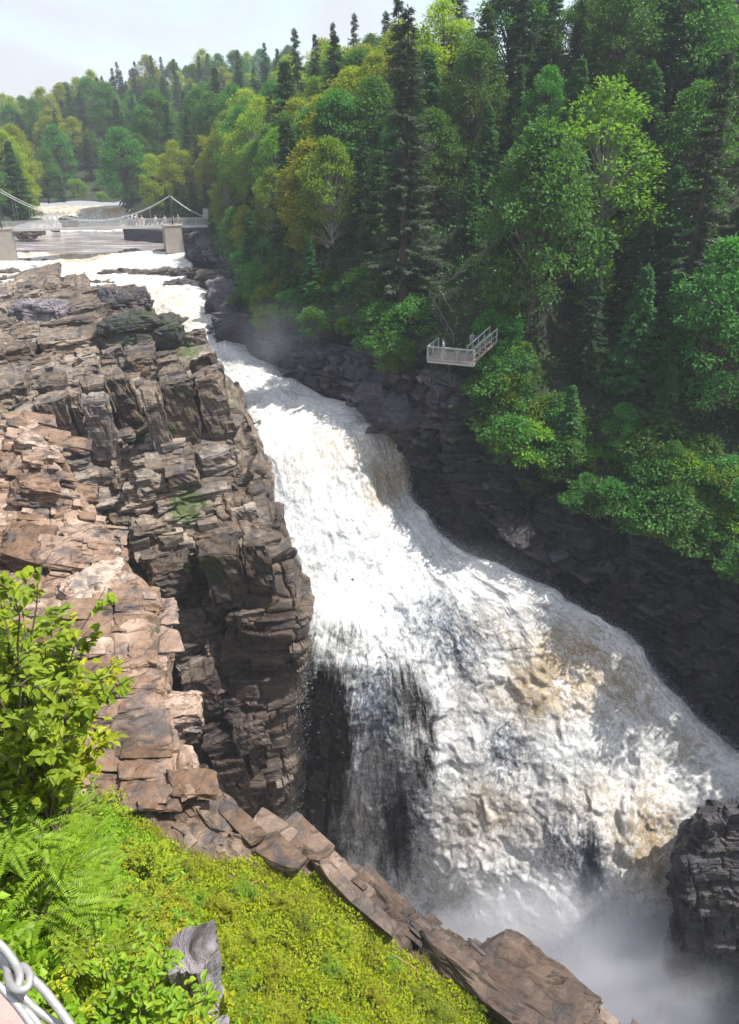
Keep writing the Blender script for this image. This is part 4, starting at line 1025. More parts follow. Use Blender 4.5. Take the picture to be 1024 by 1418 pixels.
for (a, b) in [(10, 1060), (60, 1085), (100, 1105), (30, 1130), (80, 1150), (0, 1190), (50, 1210), (110, 1180), (20, 1250), (-20, 1120), (70, 1260)]: SPEC.append(('feather', a, b, 1.9, 'feathery dark green bush below the left edge bush', len(SPEC) % 2))
for (a, b) in [(150, 1100), (130, 1150), (175, 1180), (190, 1225), (150, 1230), (215, 1260), (120, 1260), (165, 1290), (205, 1310), (90, 1310), (130, 1340), (180, 1360), (60, 1350), (215, 1380), (100, 1390), (150, 1400), (30, 1320), (200, 1420), (60, 1410), (120, 1450), (185, 1470), (235, 1230), (250, 1270), (210, 1170),
               (15, 1380), (80, 1460), (245, 1450)]: SPEC.append(('broad', a, b, 1.7, 'bright yellow-leaved bush left of the grey rock pillar', len(SPEC) % 3))
for (a, b) in [(250, 1190), (290, 1200), (270, 1235), (315, 1250), (340, 1225), (310, 1300), (330, 1350), (350, 1290), (325, 1400), (380, 1330), (420, 1270), (400, 1390), (460, 1330), (370, 1420), (450, 1410), (520, 1370), (500, 1430), (560, 1420), (610, 1400), (640, 1430), (300, 1440), (430, 1460), (585, 1370), (480, 1290), (540, 1330), (390, 1240), (345, 1450), (690, 1430), (660, 1385)]: SPEC.append(('small', a, b, .8, 'low lime-green bush on the mossy slope right of the grey rock pillar', len(SPEC) % 2))
for q in SPEC:
    k_ = {'left': (5.5, -48), 'feather': (4.5, -12), 'broad': (3.6, 0), 'small': (4, 0)}[q[0]]
    near_shrub(q[0], q[1] + k_[1], *q[2:5], i=q[5], group=q[4], y0=k_[0])

def cover(name, G, line, n, mat, size, label, seed, hgt=.25):
    g = np.random.default_rng(seed)
    a, b, c = G[:-1, :-1], G[:-1, 1:], G[1:, :-1]
    nr = np.cross(b - a, c - a); ar = np.linalg.norm(nr, axis=-1); nr /= ar[..., None] + 1e-9
    nr = nr * np.sign(nr[..., 2:3] + 1e-9)
    px, py, dep = project(a); ok = (py > np.interp(px, *line)) & (px > -120) & (px < 1100) & (py < 1500) & (dep > 0)
    w = (ar / np.maximum(dep, 3) ** 1.5 * ok).ravel(); w /= w.sum()
    k = g.choice(len(w), n, p=w)
    A_ = a.reshape(-1, 3)[k]; B_ = b.reshape(-1, 3)[k]; C__ = c.reshape(-1, 3)[k]; N_ = nr.reshape(-1, 3)[k]
    p = A_ + (B_ - A_) * g.random((n, 1)) + (C__ - A_) * g.random((n, 1))
    cl = fbm(p / .9, 3, seed) * .5 + .5; cl2 = fbm(p / .28, 2, seed + 5) * .5 + .5
    keepm = (cl * .7 + cl2 * .4) > .27
    p = p[keepm]; N_ = N_[keepm]; cl = cl[keepm]; cl2 = cl2[keepm]; m = len(p)
    p = p + (N_ * .5 + np.array([0, 0, .7])) * (hgt * (cl * 1.4) * g.random(m) ** .6 + cl2 * .12)[:, None]
    C_ = Cards(); s = size * (.6 + .8 * g.random(m)) * (np.maximum(project(p)[2], 6) / 20) ** .35
    C_.add(p, g.normal(size=(m, 3)) * .8 + np.array([0, 0, .5]), N_ + (g.random((m, 3)) - .5) * 1.2, s * 1.25, s * .75, .15)
    o = obj(name, C_.mesh(name, mat)); tag(o, label, 'ground cover', None, 'stuff'); return o
LN = ([-200, 0, 130, 180, 262, 300, 372, 430, 520, 600, 705, 830, 1100], [1100, 1100, 1100, 1120, 1190, 1200, 1188, 1215, 1290, 1352, 1400, 1480, 1700])
cover('ground_cover', LE[60:], LN, 380000, L_COVER, .08, 'carpet of lime-green moss and small herbs on the near slope', 71, .30)
def blades():
    g = np.random.default_rng(31); A_ = LE[118:].reshape(-1, 3); px, py, dep = project(A_)
    ok = (py > np.interp(px, *LN) - 8) & (px > -60) & (px < 900) & (py < 1480) & (dep > 4); A_ = A_[ok]; dep = dep[ok]; w_ = 1 / dep; k = g.choice(len(A_), 5200, p=w_ / w_.sum())
    p = A_[k]; cl = fbm(p / 1.3, 2, 12); p = p[cl > .02]; p = np.repeat(p, 16, 0) + g.normal(size=(len(p) * 16, 3)) * np.array([.09, .09, .02]); n = len(p); C_ = Cards()
    C_.add(p, g.normal(size=(n, 3)) * .42 + np.array([0, 0, 1.]), g.normal(size=(n, 3)), .30 + .35 * g.random(n), .016 + .012 * g.random(n), .05)
    o = obj('long_grass', C_.mesh('long_grass', leaf_mat('dry_grass_blades', (.20, .22, .03), (.34, .34, .05), (.46, .36, .12), .3, .7))); tag(o, 'tufts of long yellowish grass standing out of the mossy slope', 'grass', None, 'stuff')
blades()
LN2 = ([-200, 0, 130, 180, 270, 300, 1100], [1080, 1080, 1080, 1150, 1260, 1420, 1700])
cover('undergrowth', LE[150:], LN2, 60000, L_NEAR_D, .12, 'leafy undergrowth filling in beneath the near bushes', 72, .9)

g = np.random.default_rng(88); n = 260000
xs = g.uniform(-60, 95, n); ys = g.uniform(40, 165, n); sd_, _z, sv_ = poly_sd(xs, ys, EDGE); ok = (sd_ > -.5) & (sd_ < 42); xs, ys = xs[ok], ys[ok]; zs = ground(xs, ys); ok = zs > 0
fp = np.stack([xs, ys, zs], -1)[ok]; cl = fbm(fp / 2.5, 3, 9) * .5 + .5; fp[:, 2] += 1.6 * cl * g.random(len(fp)) + .05; fp = fp[cl > .34]; m = len(fp); C_ = Cards(); s_ = .28 * (.6 + .8 * g.random(m))
C_.add(fp, g.normal(size=(m, 3)) + np.array([0, 0, .1]), np.array([[0, 0, 1.]]) + (g.random((m, 3)) - .5) * 1.2, s_ * 1.3, s_ * .7, .15)
o = obj('forest_undergrowth', C_.mesh('forest_undergrowth', L_CEDAR)); tag(o, 'dark green undergrowth covering the forest floor of the right-hand slope', 'undergrowth', None, 'stuff')

# the grey pillar among the bushes
c = pY(250, 1316, 5.6)
def pillar():
    n, m = 40, 48; th = np.linspace(0, 2 * np.pi, m, endpoint=False); z = np.linspace(0, 1, n)
    corner = np.array([(-.30, -.26), (.10, -.34), (.34, -.12), (.30, .24), (-.24, .30)])
    k = th / (2 * np.pi) * 5; i = k.astype(int) % 5; f = (k - k.astype(int))[:, None]; ring = corner[i] * (1 - f) + corner[(i + 1) % 5] * f
    G = np.zeros((n, m, 3)); 
    for j, q in enumerate(z): G[j, :, :2] = ring * (1.12 - .12 * q) + np.array([.10, .0]) * q; G[j, :, 2] = -3.4 * (1 - q) + .07 * ring[:, 0] / .3 * q
    Nn = np.zeros_like(G); Nn[..., :2] = ring[None] / .35
    G = rockify(G + 40, Nn, rotm(.1, .1, .4), [((.5, .5, .8), .05, .04, .04, .02), ((.22, .2, .3), .03, .03, .02, .012)], .1, 8) - 40
    ce = G[-1].mean(0); capr = [G[-1] * (1 - a) + ce * a + np.array([0, 0, .05 * a]) for a in (.15, .5, .8, 1.0)]
    G = np.concatenate([G, np.array(capr)], 0); n = G.shape[0]
    i = np.arange(n * m).reshape(n, m); j = np.roll(i, -1, 1)
    F = np.stack([i[:-1], j[:-1], j[1:], i[1:]], -1).reshape(-1, 4)
    o = obj('rock_pillar', mesh_np('rock_pillar', G, F, None, {'wet': np.zeros(n * m), 'moss': np.full(n * m, .1), 'tone': np.zeros(n * m)}), M_GREYROCK, None, (c[0], c[1], c[2]), (0, 0, .25))
    tag(o, 'grey lichen-streaked rock pillar standing among the yellow-green bushes', 'rock')
pillar()
# fallen branches
def branch(pts, rads, label, mat, twigs=()):
    P3 = [np.array(a) for a in pts]
    me = tube([(P3, rads)] + [([np.array(x) for x in t], [rads[0] * .5, rads[0] * .35, rads[0] * .15]) for t in twigs], 'fallen_branch', mat, 6)
    o = obj('fallen_branch', me); tag(o, label, 'branch')
def onb(px_, Y0=8, Y1=30, up=.12):
    best = None
    px_, py_ = px_
    q = project(BK); d = np.hypot(q[0] - px_, q[1] - py_); i = d.argmin(); return BK[i] + np.array([0, 0, up])
branch([onb((430, 1240)), onb((480, 1275)), onb((530, 1315)), onb((580, 1350)), onb((632, 1380))], [.05, .045, .04, .03, .012], 'long thin bare branch lying down the slope beside the wet ledge', L_DRY, [(onb((600, 1362)), onb((625, 1358), up=.3), onb((640, 1352), up=.5))])
branch([onb((340, 1255), up=.4), onb((352, 1240), up=.8), onb((372, 1240), up=.9), onb((366, 1262), up=.5)], [.03, .03, .025, .01], 'short crooked dead branch in the herbs below the ledge', L_DRY)
# dead stems in the bushes
# ---------------------------------------------------------------- wire mesh and rail at the camera's feet
M_WIRE = plain('galvanised_wire', (.42, .41, .40), .42, .5, .1, 60, .1)
M_PINKWOOD = plain('weathered_pink_rail', (.34, .24, .22), .75, 0, .15, 14, .3)
def nearp(px_, py_, d=.62):
    u = (px_ - 512) / FPX; v = (709 - py_) / FPX; q = np.array((u, CP + v * SP, -SP + v * CP)); q /= np.linalg.norm(q); return q * d + np.array((0, 0, ZO))
fence = empty('wire_fence', nearp(20, 1400, .62), 'blurred galvanised wire mesh with twisted loops at the lower left corner', 'fence')
base = np.array(fence.location)
def wire(pts, r, d0=.62):
    A_ = np.array([nearp(a, b, d0 + (c if c else 0)) - base for a, b, c in pts]); A_ = crom(A_, 40)
    obj('wire', tube([(A_, np.full(40, r))], 'wire', M_WIRE, 10), None, fence)
wire([(-60, 1250, 0), (-20, 1292, 0), (5, 1312, 0), (22, 1335, .0), (28, 1352, -.006), (24, 1366, -.008), (10, 1370, 0), (-20, 1362, 0), (-60, 1345, 0)], .0026)
wire([(-60, 1268, .01), (-15, 1312, .01), (8, 1335, .01), (12, 1356, .0), (22, 1370, -.01), (38, 1368, -.012), (42, 1350, -.008), (32, 1338, 0), (24, 1345, .008), (26, 1372, .01), (48, 1396, .01), (78, 1418, .01), (120, 1450, .01)], .0026)
wire([(-60, 1290, .012), (-10, 1325, .012), (14, 1342, .012), (40, 1352, 0), (62, 1372, 0), (84, 1400, 0), (105, 1430, 0), (125, 1460, 0)], .0028)
wire([(-60, 1318, .0), (-20, 1348, .0), (6, 1372, 0), (24, 1392, 0), (48, 1425, 0), (70, 1460, 0)], .0024)
wire([(24, 1392, .004), (40, 1402, 0), (60, 1428, 0), (80, 1460, 0)], .0022)
q = [nearp(-120, 1330, .70), nearp(8, 1378, .70), nearp(75, 1440, .70), nearp(40, 1560, .70), nearp(-160, 1480, .70)]
V = [*q, *[a + np.array([0, .01, -.05]) for a in q]]
me = mesh_np('top_rail', V, [[0, 1, 2], [0, 2, 3], [0, 3, 4], [5, 7, 6], [5, 8, 7], [5, 9, 8], [0, 5, 6], [0, 6, 1], [1, 6, 7], [1, 7, 2], [2, 7, 8], [2, 8, 3], [3, 8, 9], [3, 9, 4], [4, 9, 5], [4, 5, 0]])
me.transform(Matrix.Translation(Vector([-float(a) for a in base])))
obj('top_rail', me, M_PINKWOOD, fence)
# ================================================================ bridge, platform, people, boulders
def boxes(name, L, mat, parent=None, bevel=0.0):
    """L: (centre, half size, rotation z, optional tilt) boxes of one part"""
    bm = __import__('bmesh').new(); bmesh = __import__('bmesh')
    for it in L:
        c, h = it[0], it[1]; M = Matrix.Translation(Vector([float(a) for a in c])) @ (it[2] if len(it) > 2 else Matrix.Identity(4)) @ Matrix.Diagonal((h[0] * 2, h[1] * 2, h[2] * 2, 1))
        bmesh.ops.create_cube(bm, size=1.0, matrix=M)
    if bevel: bmesh.ops.bevel(bm, geom=bm.edges[:], offset=bevel, segments=1, affect='EDGES')
    me = bpy.data.meshes.new(name); bm.to_mesh(me); bm.free()
    return obj(name, me, mat, parent)
def bar(a, b, w, t=None):
    """box spanning a..b"""
    a = Vector([float(x) for x in a]); b = Vector([float(x) for x in b]); d = b - a
    return ((a + b) / 2, (w, t or w, d.length / 2), d.to_track_quat('Z', 'Y').to_matrix().to_4x4())
M_STEEL = plain('galvanised_steel', (.50, .51, .50), .5, .4, .12, 5, .1)
M_CABLE = plain('pale_cable', (.62, .63, .60), .5, .3)
M_GREENSTEEL = plain('dark_green_steel', (.02, .045, .03), .5)
M_DECKWOOD = plain('worn_deck_boards', (.30, .22, .18), .8, 0, .3, 2)
M_CONC = plain('stained_concrete', (.30, .265, .225), .85, 0, .35, .9, .4)
M_DARKWALL = plain('old_dark_stone_wall', (.045, .04, .045), .9, 0, .5, .9, .8)
M_OLDWOOD = plain('grey_old_wood', (.12, .12, .12), .9)
M_WHITEPAINT = plain('weathered_white_paint', (.36, .38, .37), .6, 0, .08)
def mesh_panel_mat():
    t = NT('wire_mesh_panel'); co = t.coord()
    a = t.n('TexBrick'); a.offset = 0; a.inputs['Scale'].default_value = 1; 
    g1 = t.n('SeparateXYZ'); t.l(co, g1)
    fx = t.math('PINGPONG', g1.outputs[0], .05); fz = t.math('PINGPONG', g1.outputs[2], .05)
    m = t.math('MINIMUM', fx, fz); al = t.math('LESS_THAN', m, .008)
    p = t.n('BsdfPrincipled', Roughness=.5, Metallic=.3); p.inputs['Base Color'].default_value = (.45, .46, .45, 1)
    tr = t.n('BsdfTransparent'); mx = t.n('MixShader'); t.l(al, mx, inp=0); t.l(tr, mx, inp=1); t.l(p, mx, inp=2)
    t.t.nodes.remove(a); return t.done(mx.outputs[0])
M_MESH = mesh_panel_mat()

# --- footbridge
BA = pY(-60, 318.6, 133.2); BB = pY(291, 311, 142.6); BB[2] = BA[2] = (BA[2] + BB[2]) / 2
bd = (BB - BA); bl_ = float(np.linalg.norm(bd)); bz_ = math.atan2(bd[1], bd[0])
fb = empty('footbridge', BA, 'narrow suspension footbridge with mesh railings crossing the river above the rapids', 'bridge', None, bz_)
boxes('deck', [((bl_ / 2, 0, -.12), (bl_ / 2, .85, .10))] + [((x, 0, -.24), (.06, .95, .05)) for x in np.arange(1, bl_, 2.4)], M_DECKWOOD, fb)
for s in (-1, 1):
    boxes('edge_beam', [((bl_ / 2, s * .93, -.16), (bl_ / 2, .07, .16))], M_STEEL, fb)
    r = boxes('railing', [((bl_ / 2, s * .93, 1.12), (bl_ / 2, .035, .035)), ((bl_ / 2, s * .93, .14), (bl_ / 2, .02, .02))] + [((x, s * .93, .56), (.03, .03, .56)) for x in np.arange(.5, bl_, 2.4)], M_STEEL, fb)
    pm = mesh_np('mesh_panel', [(0, s * .93, .14), (bl_, s * .93, .14), (bl_, s * .93, 1.1), (0, s * .93, 1.1)], [[0, 1, 2, 3]]); obj('mesh_panel', pm, M_MESH, r)
def fbx(px_): return float((pY(px_, 312, BA[1] + (px_ + 60) / 351 * (BB[1] - BA[1]))[0] - BA[0]) / bd[0] * bl_)
xt = fbx(240); xl = fbx(4)
for (x, hh) in ((xt, 4.8), (xl, 6.4)):
    for s in (-1, 1):
        boxes('tower_post', [((x, s * 1.15, hh / 2 - .4), (.11, .11, hh / 2 + .4))], M_GREENSTEEL, fb)
    boxes('cross_beam', [((x, 0, hh * .97), (.08, 1.2, .08))], M_GREENSTEEL, fb)
def cat(a, b, sag, n=24):
    t = np.linspace(0, 1, n)[:, None]; p = np.array(a) * (1 - t) + np.array(b) * t; p[:, 2] -= (4 * sag * t * (1 - t)).ravel(); return p
for s in (-1, 1):
    y = s * 1.2
    main = cat((xl, y, 6.4), (xt, y, 4.8), 4.5)
    obj('main_cable', tube([(main, np.full(24, .035))], 'main_cable', M_CABLE, 6), None, fb)
    obj('back_stay', tube([(cat((xt, y, 4.8), (bl_ - .5, y, 1.2), .4, 12), np.full(12, .035))], 'back_stay', M_CABLE, 6), None, fb)
    obj('back_stay', tube([(cat((xl, y, 6.4), (xl - 22, y, .5), .3, 12), np.full(12, .035))], 'back_stay', M_CABLE, 6), None, fb)
    hang = [(np.array([[q[0], y, q[2]], [q[0], y, min(1.1, q[2])], [q[0], y, -.1]]), [.012] * 3) for q in main[2:-2:2] if q[2] > .2]
    obj('hanger_cables', tube(hang, 'hanger_cables', M_CABLE, 4), None, fb)
boxes('sign_board', [((bl_ - .6, -1.3, 2.0), (.45, .05, .75))], M_WHITEPAINT, fb)
def pier(px0, px1, pyt, pyb, Y, label, name='bridge_pier'):
    a = pY(px0, pyb, Y); b = pY(px1, pyb, Y); t = pY(px0, pyt, Y); w = (b[0] - a[0]) / 2; h = t[2] - a[2]
    e = empty(name, ((a[0] + b[0]) / 2, Y + 1.2, a[2] - .6), label, 'bridge pier')
    n = 9; zz = np.linspace(0, h + .55, n); V = []; 
    for z in zz:
        k = 1.10 - .10 * z / (h + .6)
        for q in ((-1, -1), (1, -1), (1, 1), (-1, 1)): V.append((q[0] * w * .92 * k, q[1] * 1.5 * k, z))
    V = np.array(V); F = []
    for i in range(n - 1):
        for j in range(4): F.append([i * 4 + j, i * 4 + (j + 1) % 4, i * 4 + 4 + (j + 1) % 4, i * 4 + 4 + j])
    F.append([(n - 1) * 4 + j for j in range(4)])
    o = obj('shaft', mesh_np('shaft', V, F), M_CONC, e); e.rotation_euler = (0, 0, .38)
    boxes('cap', [((0, 0, h + .66), (w * 1.04, 1.6, .11))], M_CONC, e, .03)
pier(227, 251, 313, 345, 139.5, 'weathered tan concrete bridge pier at the right side of the river')
pier(-14, 19, 318, 358, 133.5, 'tall grey concrete bridge pier at the left edge of the frame')
# stone abutment wall behind the pier
a = pY(174, 344, 160); b = pY(318, 346, 148)
zt = pY(174, 319, 160)[2]
n_, m_ = 26, 90; G = np.zeros((n_, m_, 3))
for i in range(n_):
    for j in range(m_):
        q = a + (b - a) * j / (m_ - 1); G[i, j] = (q[0], q[1], a[2] - 1 + (zt - a[2] + 1.4) * (1 - i / (n_ - 1)))
Nw = normals(G, 0); G = rockify(G, Nw, rotm(0, 0, math.atan2(b[1] - a[1], b[0] - a[0])), [((1.2, 2, .6), .22, .1, .08, .06)], .1, 77)
back_ = G[:1].copy() + np.array([.6, 3.0, 0]); G = np.concatenate([back_, G], 0)
o = gridobj('abutment_wall', G, M_DARKWALL); tag(o, 'dark stone retaining wall under the right end of the footbridge', 'wall')

# --- viewing platform
PA = pY(592, 499, 63.6); PB = pY(656, 503, 62.2); PA[2] = PB[2] = (PA[2] + PB[2]) / 2
pd = PB - PA; pl = float(np.linalg.norm(pd)); pzr = math.atan2(pd[1], pd[0])
vp = empty('viewing_platform', PA, 'small railed viewing platform perched on the cliff at the forest edge', 'platform', None, pzr)
boxes('floor', [((pl * (k + .5) / 26, 1.7, -.03), (pl / 52 * .93, 1.75, .03)) for k in range(26)] , M_DECKWOOD, vp)
boxes('floor_frame', [((pl / 2, .02, -.15), (pl / 2, .05, .09)), ((pl / 2, 3.4, -.15), (pl / 2, .05, .09)), ((.05, 1.7, -.151), (.05, 1.64, .085)), ((pl - .05, 1.7, -.151), (.05, 1.64, .085))], M_STEEL, vp)
H = 1.12
fr = [bar((0, 0, H), (pl, 0, H), .05, .05), bar((0, 0, .08), (pl, 0, .08), .03, .03)]
for x in (0, pl * .33, pl * .64, pl): fr.append(bar((x, 0, 0), (x, 0, H), .05))
fr += [bar((.05, 0, .35), (.30, 0, .06), .03), bar((pl - .05, 0, .35), (pl - .30, 0, .06), .03), bar((pl * .64, .002, .80), (pl * .64 - .3, .002, H - .04), .03), bar((pl * .64, .002, .80), (pl * .64 + .3, .002, H - .04), .03)]
r = boxes('front_railing', fr, M_WHITEPAINT, vp)
obj('mesh_panel', mesh_np('mesh_panel', [(0, .03, .08), (pl, .03, .08), (pl, .03, H), (0, .03, H)], [[0, 1, 2, 3]]), M_MESH, r)
r = boxes('side_railing', [bar((0, 0, H), (0, 3.4, H), .045), bar((0, 0, .1), (0, 3.4, .1), .025), bar((0, 1.7, 0), (0, 1.7, H), .045), bar((0, 3.4, 0), (0, 3.4, H), .05), bar((0, 1.75, .6), (.02, 2.2, .05), .03)], M_WHITEPAINT, vp)
obj('mesh_panel', mesh_np('mesh_panel', [(.03, 0, .08), (.03, 3.4, .08), (.03, 3.4, H), (.03, 0, H)], [[0, 1, 2, 3]]), M_MESH, r)
# stairs up to the right, hand rails both sides
def stair(name, a, b, n, w, parent):
    a = Vector(a); b = Vector(b); d = b - a; hd = Vector((d.x, d.y, 0)).normalized(); s = Vector((-hd.y, hd.x, 0))
    ang = Matrix.Rotation(math.atan2(hd.y, hd.x), 4, 'Z')
    boxes(name, [(a + d * ((k + .5) / n), (.16, w, .025), ang) for k in range(n)] + [bar(a + s * w * q, b + s * w * q, .04, .10) for q in (-1, 1)], M_DECKWOOD, parent)
    for q in (-1, 1):
        L = [bar(a + s * w * q + Vector((0, 0, H)), b + s * w * q + Vector((0, 0, H)), .045)]
        for k in range(5): L.append(bar(a + d * k / 4 + s * w * q, a + d * k / 4 + s * w * q + Vector((0, 0, H)), .04))
        L.append(bar(a + s * w * q + Vector((0, 0, H * .5)), b + s * w * q + Vector((0, 0, H * .5)), .025))
        boxes('hand_rail', L, M_WHITEPAINT if name == 'stair' else M_OLDWOOD, parent)
stair('stair', (pl - .5, .9, .0), (pl + .9, 2.9, 1.35), 7, .45, vp)
stair('upper_stair', (1.6, 4.6, .1), (-2.0, 8.6, 3.0), 14, .6, vp)
boxes('support_post', [bar((.3, .3, -.2), (.3, .6, -2.6), .06), bar((1.9, .3, -.2), (1.9, .7, -2.8), .06), bar((.3, .3, -1.6), (1.9, .3, -.3), .03)], M_GREENSTEEL, vp)
boxes('landing', [((pl / 2 + .3, 4.6, -.04), (1.7, 1.15, .06))], M_DARKWALL, vp)

# --- people
def skin_mesh(name, chains, mat, parent, sub=1):
    """chains: list of [(point, radius), ...]; every chain after the first starts from the index of an existing vertex or stands alone"""
    V = []; E = []; Rr = []
    for ch in chains:
        st = ch[0]; prev = None
        items = ch
        if isinstance(st, int): prev = st; items = ch[1:]
        for (p, r) in items:
            V.append(p); Rr.append(r)
            if prev is not None: E.append((prev, len(V) - 1))
            prev = len(V) - 1
    me = bpy.data.meshes.new(name); me.from_pydata(V, E, []); o = bpy.data.objects.new(name, me); link(o, parent)
    sk = o.modifiers.new('skin', 'SKIN'); sk.use_smooth_shade = True
    for i, v in enumerate(me.skin_vertices[0].data if me.skin_vertices else []):
        pass
    if not me.skin_vertices:
        bpy.context.view_layer.objects.active = o
        o.modifiers.remove(sk); bpy.context.view_layer.update()
        with bpy.context.temp_override(object=o, active_object=o): bpy.ops.object.modifier_add(type='SKIN')
        sk = o.modifiers[-1]; sk.use_smooth_shade = True
    for i, v in enumerate(me.skin_vertices[0].data):
        r = Rr[i]; v.radius = r if isinstance(r, tuple) else (r, r); v.use_root = (i == 0)
    if sub:
        ss = o.modifiers.new('sub', 'SUBSURF'); ss.levels = sub; ss.render_levels = sub
    me.materials.append(mat); return o
M_SKIN = plain('skin', (.52, .33, .24), .55, 0, .05)
def cloth(c): return plain('cloth', c, .85, 0, .1)
def person(loc, rotz, label, shirt, trousers, hair, pose='stand', h=1.72, shorts=False, group=None):
    e = empty('person', loc, label, 'person', group, rotz); s = h / 1.75; e.scale = (s, s, s)
    st = {'stand': (0.03, -0.03, .0), 'walk': (.26, -.24, .04), 'lean': (.05, -.08, .16)}[pose]
    lean = st[2]
    hip = (0, 0, .95); ch = (0, lean * .6, 1.32); nk = (0, lean * 1.1, 1.50)
    kn = lambda sx, f: (sx * .09, f * .55 + .03, .50); an = lambda sx, f: (sx * .09, f, .09); toe = lambda sx, f: (sx * .10, f + .18, .035)
    fa, fb_ = st[0], st[1]
    elbL, elbR = ((-.27, lean + .02, 1.14), (.27, lean + .05, 1.14)); hanL, hanR = (-.27, lean + .20, .95), (.26, lean + .24, 1.02)
    if pose == 'lean': hanL, hanR = (-.24, lean + .34, 1.12), (.24, lean + .34, 1.12)
    if pose == 'walk': hanL, hanR = (-.28, .24, .92), (.27, -.16, .88)
    C_ = [[(hip, (.15, .11)), ((0, lean * .3, 1.12), (.13, .10)), (ch, (.16, .11)), (nk, .055), ((0, lean * 1.2 + .01, 1.58), .075), ((0, lean * 1.25 + .02, 1.67), .088), ((0, lean * 1.3 + .01, 1.73), .055)],
          [0, ((-.09, 0, .88), .095), (kn(-1, fa), .058), (an(-1, fa), .038), (toe(-1, fa), .032)], [0, ((.09, 0, .88), .095), (kn(1, fb_), .058), (an(1, fb_), .038), (toe(1, fb_), .032)]]
    C_.append([2, ((-.18, lean * .9, 1.42), .06), (elbL, .042), (hanL, .028), ((hanL[0], hanL[1] + .05, hanL[2] - .05), (.036, .018))]); hl = 0
    nL = 7 + 4 + 4 + 3
    C_.append([2, ((.18, lean * .9, 1.42), .06), (elbR, .042), (hanR, .028), ((hanR[0], hanR[1] + .05, hanR[2] - .05), (.036, .018))]); nR = nL + 4
    for (hv, hn, sx) in ((nL, hanL, -1), (nR, hanR, 1)):
        b_ = Vector((hn[0], hn[1] + .05, hn[2] - .05))
        for k, ln in enumerate((.065, .075, .07, .055)):
            f0 = b_ + Vector(((k - 1.5) * .018, .03, -.02)); C_.append([hv, (tuple(f0), .010), (tuple(f0 + Vector((0, ln * .5, -ln * .5))), .009), (tuple(f0 + Vector((0, ln * .7, -ln * .95))), .007)])
        C_.append([hv, (tuple(b_ + Vector((-sx * .035, .005, 0))), .011), (tuple(b_ + Vector((-sx * .05, .035, -.02))), .009)])
    C_.append([5, ((0, lean * 1.25 + .115, 1.645), .016)])                    # nose
    skin_mesh('body', C_, M_SKIN, e)
    skin_mesh('shirt', [[((0, 0, .95), (.165, .125)), ((0, lean * .3, 1.12), (.148, .118)), (ch, (.178, .128)), ((0, lean, 1.46), .08)], [2, ((-.18, lean * .9, 1.42), .076), (tuple((Vector(elbL) + Vector((-.18, lean * .9, 1.42))) / 2), .062)], [2, ((.18, lean * .9, 1.42), .076), (tuple((Vector(elbR) + Vector((.18, lean * .9, 1.42))) / 2), .062)]], cloth(shirt), e)
    if shorts: T = [[((0, 0, .98), (.168, .128))], [0, ((-.09, 0, .88), .112), ((-.09, fa * .4, .62), .085)], [0, ((.09, 0, .88), .112), ((.09, fb_ * .4, .62), .085)]]
    else: T = [[((0, 0, .98), (.168, .128))], [0, ((-.09, 0, .88), .112), (kn(-1, fa), .075), ((-.09, fa, .14), .058)], [0, ((.09, 0, .88), .112), (kn(1, fb_), .075), ((.09, fb_, .14), .058)]]
    skin_mesh('trousers', T, cloth(trousers), e)
    skin_mesh('hair', [[((0, lean * 1.25 - .02, 1.70), .092), ((0, lean * 1.3 - .01, 1.76), .06)], [0, ((0, lean * 1.2 - .055, 1.60), .06)]], cloth(hair), e)
    for sx, f in ((-1, fa), (1, fb_)):
        skin_mesh('shoe', [[((sx * .09, f - .03, .06), .05), ((sx * .095, f + .08, .045), .045), ((sx * .10, f + .19, .035), .036)]], cloth((.5, .48, .45) if shirt[0] > .5 else (.05, .05, .05)), e)
    return e
def on_vp(x, y): 
    M = Matrix.Translation(Vector([float(a) for a in PA])) @ Matrix.Rotation(pzr, 4, 'Z'); return M @ Vector((x, y, 0.0))
person(on_vp(pl * .30, .75), pzr + 1.9, 'walker in a white top and pale trousers by the platform railing', (.78, .78, .80), (.60, .60, .60), (.18, .08, .05), 'walk')
person(on_vp(pl * .72, 4.0) + Vector((0, 0, .03)), math.pi + .1, 'person in light blue shirt and dark shorts at the back of the platform', (.30, .45, .68), (.02, .025, .05), (.03, .02, .02), 'stand', shorts=True)
def on_fb(x, y): return Matrix.Translation(Vector([float(a) for a in BA])) @ Matrix.Rotation(bz_, 4, 'Z') @ Vector((x, y, -.02))
